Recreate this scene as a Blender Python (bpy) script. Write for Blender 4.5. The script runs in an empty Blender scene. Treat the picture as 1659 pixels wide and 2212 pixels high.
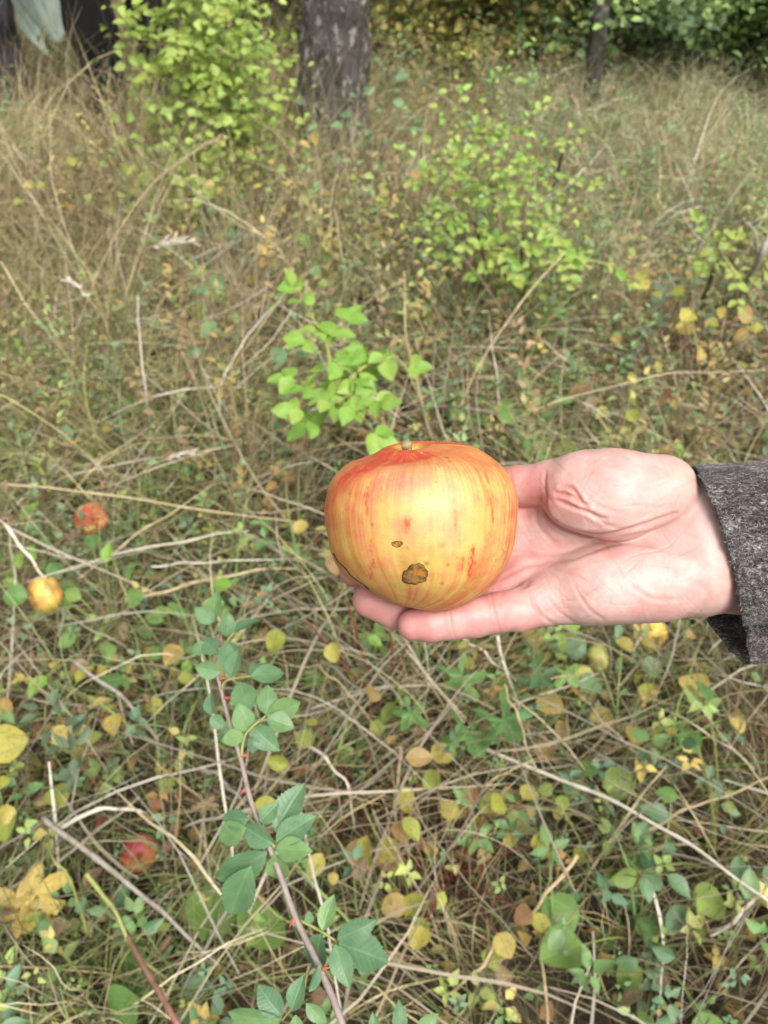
import bpy, math, random
import numpy as np
from mathutils import Matrix, Vector

random.seed(11)
RNG = np.random.default_rng(11)
scene = bpy.context.scene
COL = scene.collection
R = math.radians

# ------------------------------------------------------------------ camera
CAM_H, PITCH = 1.30, R(45.0)
TV = 0.64                      # tan of half the vertical field of view
TH = TV * 0.75
cam_data = bpy.data.cameras.new('camera')
cam_data.sensor_fit = 'VERTICAL'
cam_data.sensor_height = 36.0
cam_data.sensor_width = 27.0
cam_data.lens = 18.0 / TV
cam_data.clip_start = 0.02
cam_data.clip_end = 200
cam = bpy.data.objects.new('camera', cam_data)
COL.objects.link(cam)
cam.location = (0, 0, CAM_H)
cam.rotation_euler = (math.pi / 2 - PITCH, 0, 0)
scene.camera = cam
FOCUS = 0.345
cam_data.dof.use_dof = True
cam_data.dof.focus_distance = FOCUS
cam_data.dof.aperture_fstop = 15

# ------------------------------------------------------------------ light
world = bpy.data.worlds.new('World')
scene.world = world
world.use_nodes = True
wn, wl = world.node_tree.nodes, world.node_tree.links
wn.clear()
sky = wn.new('ShaderNodeTexSky')
sky.sky_type = 'NISHITA'
sky.sun_disc = False
SUN_EL, SUN_AZ = R(58), R(150)          # azimuth clockwise from +Y
sky.sun_elevation = SUN_EL
sky.sun_rotation = SUN_AZ
sky.air_density = 1.0
sky.dust_density = 6.0
sky.ozone_density = 1.0
hs = wn.new('ShaderNodeHueSaturation')
hs.inputs['Saturation'].default_value = 0.10   # a grey, clouded sky
bg = wn.new('ShaderNodeBackground')
bg.inputs['Strength'].default_value = 0.115
wo = wn.new('ShaderNodeOutputWorld')
wl.new(sky.outputs[0], hs.inputs['Color'])
wl.new(hs.outputs[0], bg.inputs[0])
wl.new(bg.outputs[0], wo.inputs[0])
sun_d = bpy.data.lights.new('sun', 'SUN')
sun_d.energy = 1.5
sun_d.angle = R(35)
sun_d.color = (1.0, 0.95, 0.88)
sun = bpy.data.objects.new('sun', sun_d)
COL.objects.link(sun)
sdir = Vector((math.sin(SUN_AZ) * math.cos(SUN_EL), math.cos(SUN_AZ) * math.cos(SUN_EL), math.sin(SUN_EL)))
sun.rotation_euler = sdir.to_track_quat('Z', 'Y').to_euler()
sun.location = (0, 0, 8)
scene.view_settings.view_transform = 'Standard'
scene.view_settings.look = 'None'
scene.view_settings.gamma = 1
scene.view_settings.use_curve_mapping = False
scene.view_settings.exposure = 1.0
scene.cycles.use_denoising = True
scene.cycles.max_bounces = 8
scene.cycles.transmission_bounces = 4

# ------------------------------------------------------------------ geometry of the view (1659 x 2212 picture units)
UW, VH = 1659.0, 2212.0
S, C_ = math.sin(PITCH), math.cos(PITCH)
RIGHT = np.array([1.0, 0, 0]); UP = np.array([0, S, C_]); FWD = np.array([0, C_, -S])
CAMP = np.array([0, 0, CAM_H])
def pd(u, v, d):
    "point seen at picture place (u, v) at axial depth d metres"
    return CAMP + RIGHT * ((u / UW - .5) * 2 * TH * d) + UP * ((.5 - v / VH) * 2 * TV * d) + FWD * d
def pg(u, v, z=0.0):
    "point seen at picture place (u, v) at height z"
    r = pd(u, v, 1.0) - CAMP
    t = (z - CAM_H) / r[2]
    return CAMP + r * t

# ------------------------------------------------------------------ noise
def _h(ix, iy, iz, seed):
    n = (ix.astype(np.int64) * 374761393 + iy.astype(np.int64) * 668265263 + iz.astype(np.int64) * 2147483647 + seed * 974634777) & 0xffffffff
    n = ((n ^ (n >> 13)) * 1274126177) & 0xffffffff
    n = ((n ^ (n >> 16)) * 2246822519) & 0xffffffff
    return ((n ^ (n >> 15)) & 0xffffff) / float(0xffffff)
def vn(p, seed=0):
    "value noise 0..1 of an (N,3) array"
    p = np.asarray(p, dtype=np.float64)
    i = np.floor(p).astype(np.int64); f = p - i
    f = f * f * (3 - 2 * f)
    x, y, z = i[:, 0], i[:, 1], i[:, 2]
    out = 0
    for dx in (0, 1):
        for dy in (0, 1):
            for dz in (0, 1):
                w = (f[:, 0] if dx else 1 - f[:, 0]) * (f[:, 1] if dy else 1 - f[:, 1]) * (f[:, 2] if dz else 1 - f[:, 2])
                out = out + w * _h(x + dx, y + dy, z + dz, seed)
    return out
def fbm(p, seed=0, octaves=4):
    p = np.asarray(p, dtype=np.float64)
    a, s, t = 1.0, 0.0, 0.0
    for k in range(octaves):
        s = s + a * vn(p * 2 ** k + 17.3 * k, seed + k); t += a; a *= .5
    return s / t
def sstep(a, b, x):
    t = np.clip((x - a) / (b - a), 0, 1)
    return t * t * (3 - 2 * t)

# ------------------------------------------------------------------ mesh building
def mesh_np(name, V, F, mats=(), uv=None, col=None, smooth=True, matidx=None):
    "V (N,3); F list of arrays (M,3) or (M,4); uv (N,2) and col (N,3) per vertex"
    me = bpy.data.meshes.new(name)
    V = np.asarray(V, dtype=np.float32)
    if not isinstance(F, (list, tuple)): F = [F]
    F = [np.asarray(f, dtype=np.int32) for f in F if len(f)]
    loops = np.concatenate([f.ravel() for f in F])
    sizes = np.concatenate([np.full(len(f), f.shape[1], dtype=np.int32) for f in F])
    starts = np.concatenate([[0], np.cumsum(sizes)[:-1]]).astype(np.int32)
    me.vertices.add(len(V)); me.vertices.foreach_set('co', V.ravel())
    me.loops.add(len(loops)); me.loops.foreach_set('vertex_index', loops)
    me.polygons.add(len(sizes)); me.polygons.foreach_set('loop_start', starts)
    if smooth: me.polygons.foreach_set('use_smooth', np.ones(len(sizes), dtype=bool))
    if matidx is not None: me.polygons.foreach_set('material_index', np.asarray(matidx, dtype=np.int32))
    if uv is not None:
        l = me.uv_layers.new(name='UVMap')
        l.data.foreach_set('uv', np.asarray(uv, dtype=np.float32)[loops].ravel())
    if col is not None:
        a = me.color_attributes.new('tint', 'FLOAT_COLOR', 'POINT')
        c = np.ones((len(V), 4), dtype=np.float32); c[:, :3] = col
        a.data.foreach_set('color', c.ravel())
    for m in mats: me.materials.append(m)
    me.update(calc_edges=True)
    return me
def link(name, me, parent=None, mat=None, matrix=None):
    o = bpy.data.objects.new(name, me)
    COL.objects.link(o)
    if mat is not None and not me.materials: me.materials.append(mat)
    if matrix is not None: o.matrix_basis = matrix
    if parent is not None:
        o.parent = parent
        o.matrix_parent_inverse = world_of(parent).inverted()
    return o
def world_of(o):
    if o.parent is None: return o.matrix_basis.copy()
    return world_of(o.parent) @ o.matrix_parent_inverse @ o.matrix_basis
def empty(name, loc=(0, 0, 0)):
    o = bpy.data.objects.new(name, None)
    COL.objects.link(o); o.location = loc; o.empty_display_size = .05
    return o
def tag(o, label=None, cat=None, group=None, kind=None):
    if label: o['label'] = label
    if cat: o['category'] = cat
    if group: o['group'] = group
    if kind: o['kind'] = kind
    return o

class MB:
    "collects vertices and faces of one mesh"
    def __init__(s): s.V, s.T, s.Q, s.U, s.Cc, s.n = [], [], [], [], [], 0
    def add(s, V, Q=None, T=None, uv=None, col=None):
        V = np.asarray(V, dtype=np.float64)
        if Q is not None and len(Q): s.Q.append(np.asarray(Q) + s.n)
        if T is not None and len(T): s.T.append(np.asarray(T) + s.n)
        s.V.append(V)
        s.U.append(np.zeros((len(V), 2)) if uv is None else np.asarray(uv))
        s.Cc.append(np.ones((len(V), 3)) if col is None else np.broadcast_to(np.asarray(col), (len(V), 3)))
        s.n += len(V)
    def tube(s, P, r, sides=6, col=None, cap=True):
        P = np.asarray(P, dtype=np.float64); n = len(P)
        r = np.broadcast_to(np.asarray(r, dtype=np.float64), (n,))
        T = np.gradient(P, axis=0); T /= np.linalg.norm(T, axis=1)[:, None] + 1e-12
        ref = np.array([0, 0, 1.0]) if abs(T[:, 2]).mean() < .8 else np.array([1.0, 0, 0])
        A = np.cross(T, ref); A /= np.linalg.norm(A, axis=1)[:, None] + 1e-12
        B = np.cross(T, A)
        th = np.linspace(0, 2 * np.pi, sides, endpoint=False)
        V = P[:, None] + r[:, None, None] * (np.cos(th)[None, :, None] * A[:, None] + np.sin(th)[None, :, None] * B[:, None])
        i = np.arange(n - 1)[:, None] * sides; j = np.arange(sides)[None]
        j2 = (j + 1) % sides
        Q = np.stack([i + j, i + j2, i + sides + j2, i + sides + j], -1).reshape(-1, 4)
        uv = np.stack(np.broadcast_arrays(th[None] / 6.283, np.linspace(0, 1, n)[:, None]), -1).reshape(-1, 2)
        V = V.reshape(-1, 3)
        if cap:
            V = np.concatenate([V, P[:1], P[-1:]]); a = n * sides
            uv = np.concatenate([uv, [[0, 0], [0, 1]]])
            jj = np.arange(sides)
            T1 = np.stack([np.full(sides, a), (jj + 1) % sides, jj], -1)
            T2 = np.stack([np.full(sides, a + 1), (n - 1) * sides + jj, (n - 1) * sides + (jj + 1) % sides], -1)
            s.add(V, Q, np.concatenate([T1, T2]), uv, col)
        else: s.add(V, Q, None, uv, col)
    def build(s, name, mat, parent=None, smooth=True):
        V = np.concatenate(s.V)
        F = ([np.concatenate(s.Q)] if s.Q else []) + ([np.concatenate(s.T)] if s.T else [])
        return link(name, mesh_np(name, V, F, [mat], np.concatenate(s.U), np.concatenate(s.Cc), smooth), parent)
def curve(pts, n):
    "Catmull-Rom through pts, n samples"
    P = np.asarray(pts, dtype=np.float64)
    P = np.concatenate([2 * P[:1] - P[1:2], P, 2 * P[-1:] - P[-2:-1]])
    m = len(P) - 3
    t = np.linspace(0, m - 1e-9, n); i = t.astype(int); f = (t - i)[:, None]
    p0, p1, p2, p3 = P[i], P[i + 1], P[i + 2], P[i + 3]
    return .5 * (2 * p1 + (p2 - p0) * f + (2 * p0 - 5 * p1 + 4 * p2 - p3) * f ** 2 + (3 * p1 - p0 - 3 * p2 + p3) * f ** 3)

# ------------------------------------------------------------------ surfaces from distance fields
def surface_nets(f, o, h):
    ins = f < 0
    nx, ny, nz = f.shape
    def sl(a, dx, dy, dz): return a[dx:nx - 1 + dx, dy:ny - 1 + dy, dz:nz - 1 + dz]
    cs = [(dx, dy, dz) for dx in (0, 1) for dy in (0, 1) for dz in (0, 1)]
    cnt = sum(sl(ins, *c).astype(np.int8) for c in cs)
    act = (cnt > 0) & (cnt < 8)
    I = np.argwhere(act)
    idx = np.full(act.shape, -1, dtype=np.int32)
    idx[act] = np.arange(len(I))
    val = {c: f[I[:, 0] + c[0], I[:, 1] + c[1], I[:, 2] + c[2]] for c in cs}
    acc = np.zeros((len(I), 3)); n = np.zeros(len(I))
    for a in cs:
        for ax in range(3):
            if a[ax] == 0:
                b = list(a); b[ax] = 1; b = tuple(b)
                va, vb = val[a], val[b]
                m = (va < 0) != (vb < 0)
                t = np.where(m, va / np.where(m, va - vb, 1), 0)
                p = np.broadcast_to(np.array(a, dtype=float), (len(I), 3)).copy(); p[:, ax] = t
                acc += p * m[:, None]; n += m
    V = (I + acc / n[:, None]) * h + np.asarray(o)
    Q = []
    for ax in range(3):
        s0 = [slice(None)] * 3; s1 = [slice(None)] * 3
        s0[ax] = slice(0, -1); s1[ax] = slice(1, None)
        a, b = ins[tuple(s0)], ins[tuple(s1)]
        E = np.argwhere(a != b)
        o1, o2 = [k for k in range(3) if k != ax]
        lim = np.array(act.shape)
        ok = (E[:, o1] > 0) & (E[:, o2] > 0) & (E[:, o1] < lim[o1]) & (E[:, o2] < lim[o2]) & (E[:, ax] < lim[ax])
        E = E[ok]
        flip = a[E[:, 0], E[:, 1], E[:, 2]]
        def at(d1, d2):
            e = E.copy(); e[:, o1] -= d1; e[:, o2] -= d2
            return idx[e[:, 0], e[:, 1], e[:, 2]]
        q = np.stack([at(0, 0), at(1, 0), at(1, 1), at(0, 1)], -1)
        if ax == 1: flip = ~flip
        q[~flip] = q[~flip][:, ::-1]
        q = q[(q >= 0).all(1)]
        Q.append(q[:, ::-1] if False else q)
    return V, np.concatenate(Q)
class Field:
    def __init__(s, lo, hi, h):
        s.lo, s.h = np.array(lo, float), h
        s.n = np.ceil((np.array(hi, float) - s.lo) / h).astype(int) + 1
        s.ax = [(s.lo[k] + h * np.arange(s.n[k])).astype(np.float32) for k in range(3)]
    def new(s): return np.full(tuple(s.n), 300.0, dtype=np.float32)
    def cone(s, g, a, b, ra, rb, k):
        "smooth union of a tapered capsule into g"
        a, b = np.array(a, float), np.array(b, float)
        m = max(ra, rb) + max(3 * k, 12 * s.h)
        lo = np.maximum(((np.minimum(a, b) - m - s.lo) / s.h).astype(int), 0)
        hi = np.minimum(((np.maximum(a, b) + m - s.lo) / s.h).astype(int) + 2, s.n)
        if (hi <= lo).any(): return
        x = s.ax[0][lo[0]:hi[0]][:, None, None] - a[0]
        y = s.ax[1][lo[1]:hi[1]][None, :, None] - a[1]
        z = s.ax[2][lo[2]:hi[2]][None, None, :] - a[2]
        ba = b - a
        t = np.clip((x * ba[0] + y * ba[1] + z * ba[2]) / max(ba @ ba, 1e-9), 0, 1)
        d = np.sqrt((x - t * ba[0]) ** 2 + (y - t * ba[1]) ** 2 + (z - t * ba[2]) ** 2) - (ra + (rb - ra) * t)
        w = (slice(lo[0], hi[0]), slice(lo[1], hi[1]), slice(lo[2], hi[2]))
        g[w] = smin(g[w], d.astype(np.float32), k)
    def chain(s, g, pts, k):
        for (a, b) in zip(pts[:-1], pts[1:]): s.cone(g, a[0], b[0], a[1], b[1], k)
def smin(a, b, k):
    if k <= 0: return np.minimum(a, b)
    h = np.maximum(k - np.abs(a - b), 0) / k
    return np.minimum(a, b) - h * h * k * .25
def vnormals(V, Q):
    n = np.cross(V[Q[:, 2]] - V[Q[:, 0]], V[Q[:, 3]] - V[Q[:, 1]])
    N = np.zeros_like(V)
    for k in range(4): 
        for c in range(3): N[:, c] += np.bincount(Q[:, k], n[:, c], len(V))
    return N / (np.linalg.norm(N, axis=1)[:, None] + 1e-12)
def relax(V, Q, it=2, w=.5):
    for _ in range(it):
        A = np.zeros_like(V); n = np.zeros(len(V))
        for k in range(4):
            a, b = Q[:, k], Q[:, (k + 1) % 4]
            for c in range(3):
                A[:, c] += np.bincount(a, V[b, c], len(V)) + np.bincount(b, V[a, c], len(V))
            n += np.bincount(a, minlength=len(V)) + np.bincount(b, minlength=len(V))
        V = V * (1 - w) + w * A / np.maximum(n, 1)[:, None]
    return V

# ------------------------------------------------------------------ materials
def new_mat(name):
    m = bpy.data.materials.new(name); m.use_nodes = True
    nt = m.node_tree; nt.nodes.clear()
    out = nt.nodes.new('ShaderNodeOutputMaterial')
    return m, nt, out
def N(nt, t, **kw):
    n = nt.nodes.new(t)
    for k, v in kw.items():
        if k in n.inputs: n.inputs[k].default_value = v
        else: setattr(n, k, v)
    return n
def mixrgb(nt, f, a, b, blend='MIX'):
    n = nt.nodes.new('ShaderNodeMix'); n.data_type = 'RGBA'; n.blend_type = blend
    for s, v in ((n.inputs[0], f), (n.inputs[6], a), (n.inputs[7], b)):
        if hasattr(v, 'is_linked'): nt.links.new(v, s)
        elif isinstance(v, (int, float)): s.default_value = v
        else: s.default_value = (*v, 1)
    return n.outputs[2]
def math_(nt, op, a, b=0.0, c=None, clamp=False):
    n = nt.nodes.new('ShaderNodeMath'); n.operation = op; n.use_clamp = clamp
    for s, v in zip(n.inputs, (a, b, c)):
        if v is None: continue
        if hasattr(v, 'is_linked'): nt.links.new(v, s)
        else: s.default_value = v
    return n.outputs[0]
def ramp(nt, f, stops):
    n = nt.nodes.new('ShaderNodeValToRGB')
    while len(n.color_ramp.elements) < len(stops): n.color_ramp.elements.new(.5)
    for e, (p, c) in zip(n.color_ramp.elements, stops): e.position = p; e.color = (*c, 1)
    nt.links.new(f, n.inputs[0])
    return n.outputs[0]
def noise(nt, vec, scale, detail=4, rough=.55, dist=0.0):
    n = nt.nodes.new('ShaderNodeTexNoise')
    n.inputs['Scale'].default_value = scale; n.inputs['Detail'].default_value = detail
    n.inputs['Roughness'].default_value = rough; n.inputs['Distortion'].default_value = dist
    if vec is not None: nt.links.new(vec, n.inputs['Vector'])
    return n.outputs[0]
def leafy(nt, out, colour, rough=.5, trans=.35, bump=None, bstr=.3, spec=.4):
    "a leaf surface: gloss above, light passing through"
    p = N(nt, 'ShaderNodeBsdfPrincipled'); p.inputs['Roughness'].default_value = rough
    p.inputs['Specular IOR Level'].default_value = spec
    nt.links.new(colour, p.inputs['Base Color'])
    t = N(nt, 'ShaderNodeBsdfTranslucent'); nt.links.new(colour, t.inputs['Color'])
    if bump is not None:
        b = N(nt, 'ShaderNodeBump'); b.inputs['Strength'].default_value = bstr; b.inputs['Distance'].default_value = .002
        nt.links.new(bump, b.inputs['Height']); nt.links.new(b.outputs[0], p.inputs['Normal'])
    m = N(nt, 'ShaderNodeMixShader'); m.inputs[0].default_value = trans
    nt.links.new(p.outputs[0], m.inputs[1]); nt.links.new(t.outputs[0], m.inputs[2])
    nt.links.new(m.outputs[0], out.inputs[0])
    return p
def tint_mat(name, rough=.6, trans=.25, spec=.3, var=.35, scale=60):
    "colour from the mesh's own tint, broken up by fine noise"
    m, nt, out = new_mat(name)
    a = N(nt, 'ShaderNodeAttribute', attribute_name='tint')
    g = N(nt, 'ShaderNodeNewGeometry')
    n = noise(nt, g.outputs['Position'], scale, 3)
    k = math_(nt, 'MULTIPLY_ADD', n, var * 2, 1 - var)
    cc = N(nt, 'ShaderNodeVectorMath', operation='SCALE')
    nt.links.new(a.outputs['Color'], cc.inputs[0]); nt.links.new(k, cc.inputs['Scale'])
    leafy(nt, out, cc.outputs[0], rough, trans, spec=spec)
    return m
def leaf_mat(name, ramp_stops, rough=.45, trans=.3, vein=(.35, .45, .12), vein_amt=.35, spots=None, spec=.4, rib=None):
    "leaf part: hue picked per leaf, pale midrib and side veins on its own UV"
    m, nt, out = new_mat(name)
    oi = N(nt, 'ShaderNodeObjectInfo')
    base = ramp(nt, oi.outputs['Random'], ramp_stops)
    tc = N(nt, 'ShaderNodeTexCoord')
    sep = N(nt, 'ShaderNodeSeparateXYZ'); nt.links.new(tc.outputs['UV'], sep.inputs[0])
    ax = math_(nt, 'ABSOLUTE', math_(nt, 'SUBTRACT', sep.outputs[0], .5))
    mid = math_(nt, 'SUBTRACT', 1.0, math_(nt, 'DIVIDE', ax, .035), clamp=True)
    w = math_(nt, 'SINE', math_(nt, 'MULTIPLY', math_(nt, 'SUBTRACT', sep.outputs[1], math_(nt, 'MULTIPLY', ax, .75)), 52.0))
    side = math_(nt, 'POWER', math_(nt, 'MULTIPLY_ADD', w, .5, .5), 8.0)
    v = math_(nt, 'MAXIMUM', mid, math_(nt, 'MULTIPLY', side, .35))
    va = N(nt, 'ShaderNodeVectorMath', operation='ADD')
    nt.links.new(tc.outputs['Object'], va.inputs[0]); nt.links.new(oi.outputs['Location'], va.inputs[1])
    n = noise(nt, va.outputs[0], 3.0, 5)
    c = mixrgb(nt, math_(nt, 'MULTIPLY', v, vein_amt), base, vein)
    k = N(nt, 'ShaderNodeVectorMath', operation='SCALE')
    nt.links.new(c, k.inputs[0]); nt.links.new(math_(nt, 'MULTIPLY_ADD', n, .7, .65), k.inputs['Scale'])
    c = k.outputs[0]
    if spots:
        s = noise(nt, va.outputs[0], 9.0, 4)
        f = math_(nt, 'MULTIPLY', math_(nt, 'SUBTRACT', s, .56), 9.0, clamp=True)
        c = mixrgb(nt, math_(nt, 'MULTIPLY', f, .8), c, spots)
    bump = math_(nt, 'SUBTRACT', math_(nt, 'MULTIPLY', n, .3), math_(nt, 'MULTIPLY', v, .5))
    leafy(nt, out, c, rough, trans, bump, .35, spec)
    return m
def plain_mat(name, c1, c2, scale=20, rough=.8, bump=.3, stretch=(1, 1, 1), dist=.004, obj=True):
    m, nt, out = new_mat(name)
    tc = N(nt, 'ShaderNodeTexCoord')
    mp = N(nt, 'ShaderNodeMapping'); mp.inputs['Scale'].default_value = stretch
    nt.links.new(tc.outputs['Object' if obj else 'UV'], mp.inputs[0])
    n = noise(nt, mp.outputs[0], scale, 6, .65)
    c = ramp(nt, n, [(.3, c1), (.7, c2)])
    p = N(nt, 'ShaderNodeBsdfPrincipled'); p.inputs['Roughness'].default_value = rough
    p.inputs['Specular IOR Level'].default_value = .3
    nt.links.new(c, p.inputs['Base Color'])
    b = N(nt, 'ShaderNodeBump'); b.inputs['Strength'].default_value = bump; b.inputs['Distance'].default_value = dist
    nt.links.new(n, b.inputs['Height']); nt.links.new(b.outputs[0], p.inputs['Normal'])
    nt.links.new(p.outputs[0], out.inputs[0])
    return m

# ================================================================== APPLE IN HAND
# Held about 37 cm from the lens.  Lengths here are in units of 0.214 mm, in a frame whose
# axes are right, up across the view and back towards the viewer.
DH, US = 0.370, 0.000214
ZD = DH / US
def P(u, v, z=0.0):
    k = 1 - z / ZD
    return np.array([(u - 829.5) * k, (1106.0 - v) * k, z])
def to_world(A):
    A = np.asarray(A)
    return CAMP + FWD * DH + US * (A[..., 0:1] * RIGHT + A[..., 1:2] * UP - A[..., 2:3] * FWD)
def to_uv(A):
    k = 1 - A[:, 2] / ZD
    return np.stack([829.5 + A[:, 0] / k, 1106 - A[:, 1] / k], -1)

# ---- apple body: paired left and right profiles from the stem hollow, over the rim, down to the eye
LEFT = [(886, 1003), (872, 996), (861, 980), (849, 967), (835, 968), (818, 976), (802, 986), (776, 994), (753, 1003), (723, 1029), (707, 1063), (699, 1108),
        (706, 1161), (719, 1204), (741, 1237), (767, 1259), (789, 1272), (812, 1285), (832, 1297), (855, 1307), (880, 1311)]
RIGHT_ = [(888, 1003), (898, 996), (908, 978), (922, 964), (942, 960), (975, 961), (1018, 965), (1045, 977), (1070, 993), (1096, 1019), (1113, 1056), (1119, 1096),
        (1115, 1140), (1109, 1183), (1093, 1224), (1069, 1261), (1034, 1291), (992, 1311), (945, 1321), (910, 1319), (884, 1313)]
NS, NP = 300, 420
Lc, Rc = curve(LEFT, NS), curve(RIGHT_, NS)
mid, half = (Lc + Rc) / 2, (Rc - Lc) / 2
phi = np.linspace(0, 2 * np.pi, NP, endpoint=False)
sv = np.linspace(0, 1, NS)
hw = np.linalg.norm(half, axis=1)
PH, SV = np.meshgrid(phi, sv)
lob = 1 + .014 * np.cos(5 * PH + .6) * np.exp(-((SV - .3) / .2) ** 2) + .03 * np.cos(5 * PH + .2) * np.exp(-((SV - .9) / .1) ** 2)
cu = mid[:, :1] + half[:, :1] * np.cos(PH)
cv = mid[:, 1:] + half[:, 1:] * np.cos(PH)
cz = hw[:, None] * .93 * np.sin(PH) * lob
tiltw = 1 - sstep(.2, .55, SV)
cv = cv + .20 * cz * tiltw
cz = cz - 4 * tiltw
AP = np.stack([(cu - 829.5) * (1 - cz / ZD), (1106 - cv) * (1 - cz / ZD), cz], -1).reshape(-1, 3)
low = fbm(AP / 70, 3, 3) - .5
ctr = np.array([79., -34., 0.])
dirn = AP - ctr; dirn /= np.linalg.norm(dirn, axis=1)[:, None]
AP = AP + dirn * (low * 7 * np.clip((SV.reshape(-1) - .15) * 4, 0, 1))[:, None]
i = np.arange(NS - 1)[:, None] * NP; j = np.arange(NP)[None]; j2 = (j + 1) % NP
AQ = np.stack([i + j, i + NP + j, i + NP + j2, i + j2], -1).reshape(-1, 4)
auv = to_uv(AP)
AN = vnormals(AP, AQ)
if (AN * dirn).sum() < 0: AQ = AQ[:, ::-1]; AN = -AN
front = np.where(AN[:, 2] > .02)[0]
def on_apple(u, v, k=6):
    d = ((auv[front] - [u, v]) ** 2).sum(1)
    n = np.argsort(d)[:k]; w = 1 / (d[n] + .5); w /= w.sum()
    q = front[n]
    nn = (AN[q] * w[:, None]).sum(0)
    z = (AP[q, 2] * w).sum()
    return P(u, v, z), nn / np.linalg.norm(nn)
# skin pattern: yellow ground, red streaks running from stem to eye, dots, russet, plus a painted sheen
ph, s_ = PH.reshape(-1), SV.reshape(-1)
cph = np.stack([np.cos(ph), np.sin(ph)], -1)
def streak(f, g, seed, oc=4):
    return fbm(np.concatenate([cph * f, (s_ * g)[:, None]], 1), seed, oc)
def blob(u, v, r, soft=1.0):
    p, _ = on_apple(u, v)
    return np.exp(-(((AP - p) ** 2).sum(1) / r ** 2) ** soft)
def streakline(pts, w):
    "soft irregular mark along a line on the skin"
    C = np.array([on_apple(*q, k=3)[0] for q in curve(pts, 14)])
    ww = w * (.35 + .9 * np.sin(np.pi * np.linspace(.08, .95, 14)) * (.6 + .8 * np.random.default_rng(int(pts[0][0])).random(14)))
    d = np.min(np.stack([((AP - q) ** 2).sum(1) / k ** 2 for q, k in zip(C, ww)], 0), axis=0)
    return np.exp(-d) * (.45 + .9 * sstep(.35, .6, fbm(AP / [4, 9, 4], 58, 3)))
yel = np.array([.70, .445, .12]); pale = np.array([.74, .475, .24]); peach = np.array([.70, .295, .135])
red = np.array([.60, .062, .028]); pink = np.array([.70, .145, .125]); grn = np.array([.47, .39, .065])
b = streak(7, 1.2, 21); b2 = streak(22, 1.1, 31); b3 = fbm(AP / 26, 41, 4); b4 = streak(48, 1.7, 77); b5 = streak(95, 3.0, 79)
edge = sstep(70, 205, np.hypot(auv[:, 0] - 925, (auv[:, 1] - 1150) * 1.05)) * (AN[:, 2] > -.2)
c = yel + (peach - yel) * (sstep(.40, .62, b * .4 + b2 * .2 + b3 * .4))[:, None] * .85
c = c + (pale - c) * (.6 * blob(960, 1070, 75))[:, None]  # soft sky sheen on the upper front, painted into the skin colour
c = c + (grn - c) * (np.clip(.75 * blob(742, 1140, 38) + .6 * blob(755, 1210, 40) + .55 * blob(900, 1215, 45) + .35 * blob(880, 1240, 60), 0, .9) * sstep(.3, .6, b2))[:, None]
c = c + (np.array([.72, .22, .075]) - c) * (.58 * edge * sstep(.34, .62, b2 * .5 + b4 * .25 + b3 * .25))[:, None]
shoulder = sstep(.52, .22, s_) * sstep(.10, .17, s_)
back = sstep(.1, -.5, np.sin(ph))
rm = np.clip(shoulder * sstep(.40, .60, b2 * .65 + b * .35) * (.30 + .9 * sstep(1.2, 3.0, np.abs(ph - 0.0) % 6.3)), 0, 1)
rm = np.maximum(rm, .85 * back * sstep(.35, .55, b2))
rm = np.maximum(rm, (.16 + .52 * edge) * sstep(.49, .66, b2 * .45 + b4 * .30 + b3 * .25) * sstep(.1, .3, s_))
rm = np.maximum(rm, (.12 + .5 * edge) * sstep(.50, .64, b5 * .5 + b4 * .5) * sstep(.1, .25, s_) * sstep(.75, .35, s_))
rm = np.maximum(rm, .98 * np.clip(1.5 * blob(850, 990, 52) + blob(910, 986, 34) + .9 * blob(800, 1005, 36) + .8 * blob(745, 1035, 36) + .6 * blob(980, 975, 40) + .55 * blob(1040, 1000, 34) + .5 * blob(712, 1075, 30), 0, 1) * sstep(.22, .5, b4 * .35 + b3 * .35 + b2 * .3))
rm = np.maximum(rm, .55 * np.clip(blob(708, 1090, 40) + blob(1075, 1250, 50) + blob(985, 1305, 60) + blob(1020, 1240, 34) + blob(880, 1312, 50), 0, 1) * sstep(.3, .6, b3 * .4 + b2 * .6))
for pts, w, a in [([(1050, 1050), (1060, 1090), (1066, 1135)], 4.5, .95), ([(1085, 1068), (1089, 1110), (1091, 1140)], 3.5, .6), ([(795, 1050), (790, 1080), (792, 1112)], 6, .75),
                  ([(822, 1050), (822, 1085)], 6, .45), ([(1022, 1180), (1018, 1220), (1012, 1245)], 8, .8), ([(1002, 1205), (995, 1235)], 8, .45), ([(803, 1165), (800, 1190)], 5, .55),
                  ([(806, 1210), (800, 1250)], 6, .6), ([(880, 1115), (878, 1150)], 7, .5), ([(980, 1080), (985, 1150)], 6, .3), ([(1040, 990), (1056, 1045)], 5, .45), ([(1070, 1000), (1092, 1040)], 5, .4),
                  ([(940, 975), (950, 1010)], 6, .5), ([(770, 1010), (745, 1060)], 6, .5)]:
    rm = np.maximum(rm, a * streakline(pts, w) * (.55 + .75 * sstep(.3, .6, b4)))
rm = np.maximum(rm, .55 * np.clip(blob(850, 1032, 42) + .7 * blob(900, 1030, 34) + .6 * blob(800, 1060, 30), 0, 1) * sstep(.35, .6, b2 * .5 + b4 * .5))
rm = rm * (.8 + .4 * sstep(.3, .7, fbm(AP / 6, 51, 3)))
rc = red + (pink - red) * np.clip(1.1 * blob(850, 1032, 48) + .6 * blob(900, 1035, 40) + .5 * blob(790, 1090, 30), 0, 1)[:, None]
c = c + (rc - c) * np.clip(rm, 0, 1)[:, None]
c = c + (np.array([.55, .42, .08]) - c) * (.95 * sstep(.17, .11, s_))[:, None]
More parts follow.
